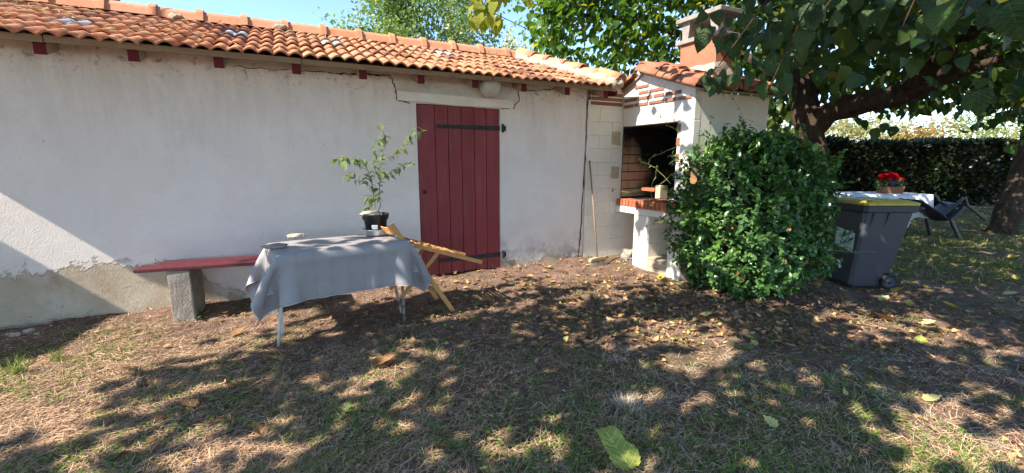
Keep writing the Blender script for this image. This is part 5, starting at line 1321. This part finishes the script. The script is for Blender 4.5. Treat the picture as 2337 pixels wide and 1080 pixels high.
def leafy(name, base, h, rad, n, size, c1, c2, label, cat='tree', trunk_r=.12, shape='poplar', extra=None, tpl=DIA, mat='leaf', group=None, bark='pale_bark', z0f=.12):
    r = empty(name, base, label, cat, group); base = np.array(base, float)
    b = MB(); limb(b, [base + [0, 0, -.3], base + [.05, 0, h * .4], base + [.0, .1, h * .8], base + [.05, 0, h * .98]], [trunk_r, trunk_r * .7, trunk_r * .35, .01], 8)
    nb = 26; tips = []
    for k in range(nb):
        t = z0f + (1 - z0f) * (k + .5) / nb; a = k * 2.4
        if shape == 'poplar': rr = rad * math.sin(math.pi * min(1, (t * .93 + .07)) ** .8) ** .6 * .95
        else: rr = rad * math.sqrt(max(.02, 1 - ((t - .55) / .5) ** 2))
        p0 = base + [0, 0, h * max(t - .12, .05)]; p1 = base + np.array([rr * math.cos(a), rr * math.sin(a), h * t + rr * .25]); b.tube([p0, (p0 + p1) / 2 + [0, 0, .1], p1], [trunk_r * .22 * (1.1 - t) + .008, trunk_r * .12 * (1.1 - t) + .006, .004], 5); tips.append((p0, p1))
    b.obj('trunk', M[bark], r, True)
    k = rng.integers(0, nb, n); t = rng.uniform(.25, 1.08, n)[:, None]
    p0 = np.array([x[0] for x in tips])[k]; p1 = np.array([x[1] for x in tips])[k]
    # clumpy along sub-twigs
    ncl = n // 14; ck = rng.integers(0, nb, ncl); ct = rng.uniform(.15, 1.05, ncl)[:, None]
    cc = np.array([x[0] for x in tips])[ck] * (1 - ct) + np.array([x[1] for x in tips])[ck] * ct + rng.normal(0, rad * .16, (ncl, 3))
    pos = cc[rng.integers(0, ncl, n)] + rng.normal(0, rad * .085 + .03, (n, 3))
    N = n; bulk('crown', tpl, pos, frames(nrm(rdir(N) + [0, 0, -.4]), rdir(N)), rng.uniform(size * .7, size * 1.3, N), mixcol(c1, c2, N, extra, .06), M[mat], r)
def gb(px, d): p = atd(px, 365, d); return (p[0], p[1], -.1)
leafy('poplar_tree', gb(905, 19), 9.5, 2.2, 15000, .17, (.10, .17, .04), (.20, .27, .08), 'bushy light green poplar rising behind the middle of the shed roof', extra=(.36, .34, .06))
leafy('poplar_tree', gb(1035, 20), 11., 2.5, 16000, .17, (.11, .18, .045), (.22, .28, .09), 'tall airy poplar behind the shed roof beside the hanging yellow leaves', extra=(.40, .38, .08))
leafy('willow_tree', gb(1170, 28), 9.6, 1.9, 5000, .15, (.34, .35, .22), (.46, .46, .30), 'thin pale silvery tree behind the end of the shed ridge')
fars = [('far_bush', 1790, 30, 3.6, 1.8, (.20, .26, .07), (.36, .38, .12), 'yellow green bush beyond the hedge just right of the barbecue roof', None), ('far_tree', 1935, 36, 4.6, 2.6, (.30, .32, .12), (.46, .44, .18), 'pale yellow green tree beyond the hedge under the thick branch', (.5, .3, .1)),
        ('far_bush', 2085, 31, 3.5, 2.2, (.40, .20, .07), (.46, .34, .10), 'orange autumn coloured bush beyond the hedge', (.3, .34, .1)), ('far_tree', 2210, 40, 5.4, 3.4, (.24, .30, .10), (.38, .42, .16), 'broad sunlit green tree beyond the hedge', (.5, .48, .2)),
        ('far_tree', 2330, 42, 4.6, 3.0, (.36, .38, .14), (.5, .5, .2), 'low pale yellow tree beyond the hedge beside the leaning trunk', None), ('far_tree', 2480, 40, 5.5, 3.2, (.24, .30, .10), (.38, .42, .16), 'rounded green tree far beyond the hedge past the leaning trunk', None), ('far_bush', 1840, 44, 5, 3.4, (.44, .30, .14), (.40, .40, .14), 'russet tree in the field behind the mulberry trunk', (.5, .2, .08)), ('far_tree', 2020, 48, 5.6, 4.0, (.30, .36, .12), (.44, .46, .2), 'hazy green tree row behind the orange bush', None)]
for nme, px, d, h, rad, c1, c2, lab, ex in fars:
    leafy(nme, gb(px, d), h, rad, 3600, .26, tuple(.62 * v for v in c1), tuple(.62 * v for v in c2), lab, 'tree' if 'tree' in nme else 'bush', .10, 'round', ex, DIA, 'leaf', None, 'bark', .1)

# overhead cable
b = MB(); a = np.array([2.6, 8.2, 4.35]); a = atd(1135, 34, 11.); c = atd(1235, 82, 12.5); aa = a - (c - a) * 6; cc = c + (c - a) * 5
b.tube([aa, a, c, cc], .010, 6); o = b.obj('overhead_cable', M['cable'], None, True); props(o, 'thin black overhead cable crossing the sky behind the yellow leaves', 'cable')

# ================================================================== GROUND COVER
def on_ground(n, x0, x1, y0, y1):
    px = rng.uniform(x0, x1, n); py = y0 + (y1 - y0) * rng.random(n) ** 1.0
    P = np.array([onz(a, c, -.09) for a, c in zip(px, py)]); P[:, 2] = gz(P[:, 0], P[:, 1]); return px, py, P
def clear(P): # not inside walls, pier or hearth
    x, y = P[:, 0], P[:, 1]
    return (y < WY - .01) & ~((x > 4.52) & (y > 4.05) & (x < 6.2)) & ~((x > 6.25) & (x < 6.9) & (y > 2.6) & (y < 3.4))
def pn(x, y, f, s=0.): return np.sin(f * x + s) * np.sin(f * 1.3 * y + 2 * s) + .6 * np.sin(2.3 * f * x - 1.7 * f * y + s) + .4 * np.sin(4.1 * f * y + 3.1 * f * x + 2 * s)
def cover():
    # pine needles
    n = 260000; px, py, P = on_ground(n, -700, 2800, 600, 1200); dn = .35 + .65 * sstep(1700, 500, px); dn = dn * (.55 + .45 * (pn(P[:, 0], P[:, 1], 2.1) > -.2)); k = clear(P) & (rng.random(n) < dn); P = P[k]; N = len(P)
    P[:, 2] += rng.uniform(.002, .02, N); a = rng.normal(.4, 1.1, N); d = np.stack([np.cos(a), np.sin(a), rng.normal(0, .16, N)], 1)
    c = mixcol((.50, .30, .19), (.78, .56, .38), N); gr = rng.random(N) < .33; c[gr] = mixcol((.10, .06, .042), (.22, .14, .095), int(gr.sum()))
    L = rng.uniform(.045, .10, N); needle = (np.array([(-.5, 0, 0), (.5, 0, 0), (.3, 1, 0), (-.3, 1, 0)]), [(0, 1, 2, 3)])
    o = bulk('pine_needles', needle, P, frames(d, np.tile([0, 0, 1.], (N, 1)) + .5 * rdir(N)), np.stack([rng.uniform(.0015, .0032, N), L, L], 1), c, M['litter']); o['label'] = 'reddish brown pine needles strewn over the lawn'; o['category'] = 'needles'
    # grass blades in tufts
    n = 8600; px, py, P = on_ground(n, -700, 2900, 480, 1200); g = pn(P[:, 0], P[:, 1], 1.5, 1.0) + .5 * pn(P[:, 0], P[:, 1], 4, 2.); k = clear(P) & (g > .1) & (P[:, 1] < 5.1) & (rng.random(n) < np.where(py < 760, .55, 1)); P = P[k]
    nb = 11; base = np.repeat(P, nb, 0); N = len(base); base[:, :2] += rng.normal(0, .03, (N, 2)); base[:, 2] = gz(base[:, 0], base[:, 1]) - .004
    d = nrm(np.stack([rng.normal(0, .75, N), rng.normal(0, .75, N), rng.uniform(.25, 1.0, N)], 1)); L = rng.uniform(.03, .085, N)
    blade = (np.array([(-.5, 0, 0), (.5, 0, 0), (.4, .55, .0), (-.4, .55, .0), (0, 1, -.15)]), [(0, 1, 2, 3), (3, 2, 4)])
    o = bulk('grass', blade, base, frames(d, rdir(N)), np.stack([rng.uniform(.003, .006, N), L, L], 1), mixcol((.07, .13, .025), (.17, .24, .06), N, (.45, .36, .2), .2), M['litter']); o['label'] = 'short sparse grass blades growing through the litter'; o['category'] = 'grass'
    n = 2600; px, py, P = on_ground(n, 1880, 2600, 462, 660); k = clear(P) & (pn(P[:, 0], P[:, 1], 1.2, .5) > -.5) & (rng.random(n) < np.clip((665 - py) / 110, 0, 1)) & (rng.random(n) < np.clip((px - 1880) / 140, 0, 1) + .3); P = P[k]; nb = 14; base = np.repeat(P, nb, 0); N = len(base); sp = .02 + .012 * np.linalg.norm(base[:, :2], axis=1, keepdims=True); base[:, :2] += rng.normal(0, 1, (N, 2)) * sp; base[:, 2] = gz(base[:, 0], base[:, 1]) - .004
    d = nrm(np.stack([rng.normal(0, .8, N), rng.normal(0, .8, N), rng.uniform(.25, 1.0, N)], 1)); L = rng.uniform(.04, .11, N)
    o = bulk('lawn_grass', blade, base, frames(d, rdir(N)), np.stack([rng.uniform(.006, .012, N), L, L], 1), mixcol((.08, .12, .03), (.19, .22, .06), N, (.36, .28, .15), .25), M['litter']); o['label'] = 'thin shaded lawn grass between the bin and the hedge'; o['category'] = 'grass'
    # clover and small weeds
    n = 6800; px, py, P = on_ground(n, -700, 2700, 640, 1200); g = pn(P[:, 0], P[:, 1], 1.9, 3.0); k = clear(P) & (g > .1) & (P[:, 1] < 4.9); P = P[k]; nb = 5; base = np.repeat(P, nb, 0); N = len(base); base[:, :2] += rng.normal(0, .022, (N, 2)); base[:, 2] = gz(base[:, 0], base[:, 1]) + rng.uniform(.004, .025, N)
    d = nrm(np.stack([rng.normal(0, 1, N), rng.normal(0, 1, N), rng.uniform(0, .5, N)], 1))
    o = bulk('clover', OVALS, base, frames(d, np.tile([0, 0, 1.], (N, 1)) + .4 * rdir(N)), rng.uniform(.014, .032, N), mixcol((.10, .17, .035), (.20, .27, .06), N), M['litter']); o['label'] = 'tiny clover and weed leaves between the needles'; o['category'] = 'weeds'
    # dry leaf litter: thick by the barbecue and bush
    n = 52000; px, py, P = on_ground(n, -100, 2500, 500, 1180)
    dn = .012 + .62 * np.exp(-((px - 1560) / 330) ** 2 - ((py - 690) / 85) ** 2) + .24 * np.exp(-((px - 1250) / 260) ** 2 - ((py - 690) / 80) ** 2) + .16 * np.exp(-((px - 1950) / 350) ** 2 - ((py - 720) / 90) ** 2) + .05 * (px > 900) * (py > 700) + .04 * (px > 2000)
    dn = dn * np.where(py > 800, .45, 1.); k = clear(P) & (rng.random(n) < dn); P = P[k]; N = len(P); P[:, 2] += rng.uniform(.004, .022, N); d = rdir(N) * [1, 1, .25]; fy = py[k]; px = px[k]
    c = mixcol((.30, .16, .075), (.50, .31, .165), N, (.50, .42, .16), .06); dk = rng.random(N) < .42; c[dk] = mixcol((.12, .07, .04), (.20, .115, .06), int(dk.sum()))
    o = bulk('dry_leaves', DRY, P, frames(d, np.tile([0, 0, 1.], (N, 1)) + .55 * rdir(N)), rng.uniform(.026, .070, N) * np.where(fy > 800, .75, 1.), c, M['litter']); o['label'] = 'crisp brown leaf litter around the barbecue and bush'; o['category'] = 'leaves'
    # crumbs, chips and pebbles
    n = 2600; px, py, P = on_ground(n, -100, 2500, 560, 1180); k = clear(P) & (rng.random(n) < .25 + .5 * (px > 1700)); P = P[k]; N = len(P); P[:, 2] += .003
    peb = (np.array([(-.5, -.3, 0), (.4, -.5, 0), (.5, .4, 0), (-.3, .5, 0), (0, 0, .45)]), [(0, 1, 4), (1, 2, 4), (2, 3, 4), (3, 0, 4)])
    a = rng.uniform(0, 6.28, N); d = np.stack([np.cos(a), np.sin(a), 0 * a], 1)
    o = bulk('pebbles', peb, P, frames(d, np.tile([0, 0, 1.], (N, 1))), rng.uniform(.006, .022, N) * (1 + 0 * a), mixcol((.30, .25, .20), (.62, .58, .54), N), M['litter'], smooth=False); o['label'] = 'small pale stone chips scattered on the bare soil'; o['category'] = 'pebbles'
    # dry straw tufts on the right
    n = 420; px, py, P = on_ground(n, 1350, 2500, 780, 1150); k = clear(P) & (pn(P[:, 0], P[:, 1], 2.4, 5) > 0); P = P[k]; nb = 16; base = np.repeat(P, nb, 0); N = len(base); base[:, :2] += rng.normal(0, .035, (N, 2)); base[:, 2] = gz(base[:, 0], base[:, 1])
    d = nrm(np.stack([rng.normal(0, 1, N), rng.normal(0, 1, N), rng.uniform(.05, .7, N)], 1)); L = rng.uniform(.04, .10, N)
    o = bulk('dry_grass', blade, base, frames(d, rdir(N)), np.stack([rng.uniform(.002, .004, N), L, L], 1), mixcol((.40, .33, .24), (.55, .48, .38), N), M['litter']); o['label'] = 'pale dead grass tufts on the right of the lawn'; o['category'] = 'dry grass'
cover()

# single things one can pick out on the ground
def fallen():
    CURL = leaf_tpl([(0, .02), (-.05, .18), (.08, .33), (.2, .42), (.3, .36), (.42, .40), (.5, .28), (.62, .30), (.8, .14), (1, .005)], .55, -.35, .08)
    def leaf_obj(name, px, py, s, mat, label, cat='leaf', group=None, tpl=CURL, tilt=.25, ang=None, lift=.012):
        p = gpt(px, py); p[2] += lift; a = random.uniform(0, 6.28) if ang is None else ang; d = np.array([math.cos(a), math.sin(a), 0.12]); nn = nrm(np.array([0, 0, 1.]) + tilt * rdir(1)[0])
        o = place(name, tpl_mesh(name, tpl, M[mat]), None, p, frames(d[None], nn[None])[0], s); return props(o, label, cat, group)
    # large yellow green leaf close by
    st = [(0, .03), (-.02, .12), (.03, .20), (.08, .22), (.13, .27), (.17, .26), (.24, .29), (.29, .26), (.34, .27), (.40, .24), (.46, .25), (.53, .22), (.60, .23), (.68, .205), (.76, .215), (.84, .19), (.92, .195), (.97, .17), (1.0, .13)]
    big = leaf_tpl(st, .30, -.12); big[0][:, 2] -= .5 * np.clip(big[0][:, 1] - .86, 0, 1) + .03 * np.sin(big[0][:, 1] * 14) * np.abs(big[0][:, 0]) * 4; p = gpt(1440, 1088); e = gpt(1372, 1005); d = nrm(e - p); d[2] = .10
    L = float(np.linalg.norm(e - p)) * .98; p[2] += .05
    o = place('fallen_leaf', tpl_mesh('big_leaf', (big[0] * [1.05, 1, 1], big[1]), M['leaf_big']), None, p, frames(d[None], np.array([[-.1, -.3, 1.]]))[0], L); props(o, 'large fresh yellow green leaf lying flat on the needles', 'leaf')
    leaf_obj('fallen_leaf', 850, 840, .20, 'leaf_brown', 'big curled tan leaf on the grass in front of the table', tpl=leaf_tpl([(0, .02), (-.06, .22), (.15, .40), (.35, .40), (.48, .30), (.6, .34), (.75, .22), (1, .005)], .45, -.25, .1), ang=-.1)
    leaf_obj('fallen_leaf', 1770, 985, .085, 'leaf_pale', 'pale yellow folded leaf standing upright on a patch of clover', tilt=.9, ang=1.6, lift=.03)
    leaf_obj('fallen_leaf', 2110, 918, .10, 'leaf_pale', 'long pale cream leaf lying on dead grass and stone chips', ang=-.6)
    leaf_obj('fallen_leaf', 2100, 787, .11, 'leaf_big', 'light green leaf lying on the soil right of the leaf litter', ang=.4)
    leaf_obj('fallen_leaf', 2035, 735, .20, 'leaf_brown', 'large grey brown withered leaf in the litter in front of the bin wheel', ang=2.6)
    yl = [(1600, 722), (1720, 777), (2182, 705), (2105, 741), (2150, 728), (2035, 668), (2078, 650), (2120, 660), (2160, 650), (2090, 600), (2130, 585), (2190, 590), (2240, 605), (2270, 640), (2060, 620), (2250, 560), (2300, 590), (2150, 560), (2090, 560), (2200, 640), (2075, 700), (2290, 675), (2060, 575), (2320, 640), (2010, 690), (2180, 560), (1505, 640), (1560, 660)]
    for i, (x, y) in enumerate(yl):
        hue = 'bright yellow' if i % 3 else 'pale cream yellow'
        where = 'on the leaf litter in front of the barbecue and bush' if x < 1990 else 'on the shaded grass beyond the wheelie bin' if y < 622 else 'on the soil near the wheelie bin wheel'
        leaf_obj('yellow_leaf', x, y, random.uniform(.09, .15), 'leaf_yellow' if i % 3 else 'leaf_pale', '%s fallen leaf %s' % (hue, where), 'leaf', '%s leaves %s' % (hue, where))
    bl = [(905, 945), (860, 790), (1040, 782), (1210, 790), (1320, 780), (1010, 655), (600, 998), (380, 955), (270, 1040), (510, 715), (620, 820), (1690, 792), (1560, 850), (1640, 870), (1330, 740), (1120, 690), (1230, 720), (780, 735), (290, 845), (1800, 720), (530, 770), (1190, 655), (1500, 815), (450, 930), (940, 790), (745, 870)]
    for i, (x, y) in enumerate(bl):
        where = 'on the needles in front of the bench' if x < 570 else 'on the lawn in front of the blue cloth table' if x < 1000 else 'on the lawn in front of the red door' if x < 1450 else 'on the lawn in front of the bush'
        leaf_obj('brown_leaf', x, y, random.uniform(.07, .12), 'leaf_brown', 'single curled brown leaf ' + where, 'leaf', 'brown leaves ' + where, tilt=.4)
    # pine cone
    p = gpt(321, 882); b = MB(); b.lathe([(.001, 0), (.016, .004), (.026, .018), (.027, .032), (.018, .048), (.001, .055)], (0, 0, 0), 12); 
    for k in range(5):
        for j in range(9):
            a = j * .698 + k * .35; rr = .027 * math.sin(math.pi * (k + 1.2) / 6.6) ** .6 + .003; zz = .008 + k * .010; b.add([(rr * math.cos(a - .22), rr * math.sin(a - .22), zz), (rr * math.cos(a + .22), rr * math.sin(a + .22), zz), (1.25 * rr * math.cos(a), 1.25 * rr * math.sin(a), zz + .007)], [(0, 1, 2)])
    o = b.obj('pine_cone', M['cone']); o.location = tuple(p); o.rotation_euler = (1.3, 0, .6); o.location.z += .03; props(o, 'small dark pine cone on the sunlit needles', 'pine cone')
    # long bare twig
    q = [gpt(300, 1078), gpt(370, 1035), gpt(440, 1008), gpt(480, 985), gpt(520, 955)]; b = MB(); b.tube([x + [0, 0, .015] for x in q], [.008, .008, .007, .006, .003], 7); o = b.obj('fallen_stick', M['twig'], None, True); props(o, 'long bare stick lying across the lawn at the near edge', 'stick')
    q = [gpt(1245, 925), gpt(1300, 932), gpt(1350, 922), gpt(1390, 905)]; b = MB(); b.tube([x + [0, 0, .012] for x in q], [.004, .004, .003, .002], 6); o = b.obj('thin_stick', M['twig'], None, True); props(o, 'thin curved dry twig on the grass beside a pale straw tuft', 'stick')
    # pale straw tuft
    p = gpt(1430, 930); N = 160; base = p + np.concatenate([rng.normal(0, .035, (N, 2)), np.zeros((N, 1))], 1); d = nrm(np.concatenate([(base - p)[:, :2] * 9 + rng.normal(0, .35, (N, 2)), np.full((N, 1), .9)], 1)); L = rng.uniform(.05, .11, N)
    o = bulk('straw_tuft', (np.array([(-.5, 0, 0), (.5, 0, 0), (0, 1, 0)]), [(0, 1, 2)]), base, frames(d, rdir(N)), np.stack([np.full(N, .004), L, L], 1), mixcol((.55, .47, .36), (.66, .60, .50), N), M['litter'], kind=None); props(o, 'bleached dry straw tuft standing on the lawn', 'grass tuft')
    # weeds: rosette by the bench pier and broad leaf plants
    for k, (x, y, s, lab) in enumerate(((455, 718, .10, 'small bright green weed at the foot of the bench pier'), (1000, 985, .085, 'leafy green weed in the sunny patch of needles'), (785, 945, .075, 'broad leaved plantain weed on the dark lawn'), (1040, 1030, .07, 'low green weed rosette among pine needles beside the sunny patch'), (1830, 1010, .06, 'spreading clover plant beside the upright pale leaf'))):
        p = gpt(x, y); r = empty('weed_plant', p, lab, 'weed'); me = tpl_mesh('weed_leaf', leaf_tpl([(0, .03), (.3, .12), (.6, .17), (.85, .10), (1, .01)], .3, .35), M['leaf_plant'])
        for j in range(9): a = j * 2.4; d = np.array([math.cos(a), math.sin(a), random.uniform(.4, 1.1)]); place('leaf', me, r, p + [0, 0, .005], frames(nrm(d)[None], np.array([[0, 0, 1.]]) + .2 * rdir(1))[0], s * random.uniform(.7, 1.2))
    # stones by the wall at the left
    for k, (x, y, s, lab) in enumerate(((109, 737, .085, 'pale rounded stone lying by the foot of the white wall'), (66, 758, .085, 'flat grey stone half buried near the wall foot'), (35, 766, .07, 'small grey stone at the shaded foot of the wall'), (22, 765, .05, 'tiny stone beside the small grey stone at the wall'), (84, 762, .045, 'little pale pebble beside the flat grey stone'))):
        p = gpt(x, y); loose_stone('wall_foot_stone', (p[0], p[1], p[2] + .012), (s, s * .8, s * .5), M['stone'], lab, 'stone', 31 + k)
    # tall grass clumps lower left
    for k, (x, y, s, lab) in enumerate(((40, 855, .20, 'tall thin grass clump in the shade at the left of the lawn'), (130, 825, .14, 'small upright grass tuft on the edge of the dark shade'))):
        p = gpt(x, y); N = 46; base = p + np.concatenate([rng.normal(0, .018, (N, 2)), np.zeros((N, 1))], 1); d = nrm(np.concatenate([rng.normal(0, .5, (N, 2)), np.full((N, 1), 1.)], 1)); L = rng.uniform(.4, 1., N) * s
        o = bulk('grass_clump', (np.array([(-.5, 0, 0), (.5, 0, 0), (.35, .6, 0), (-.35, .6, 0), (0, 1, -.2)]), [(0, 1, 2, 3), (3, 2, 4)]), base, frames(d, rdir(N)), np.stack([np.full(N, .005), L, L], 1), mixcol((.16, .22, .05), (.28, .32, .09), N), M['litter'], kind=None); props(o, lab, 'grass tuft')
fallen()
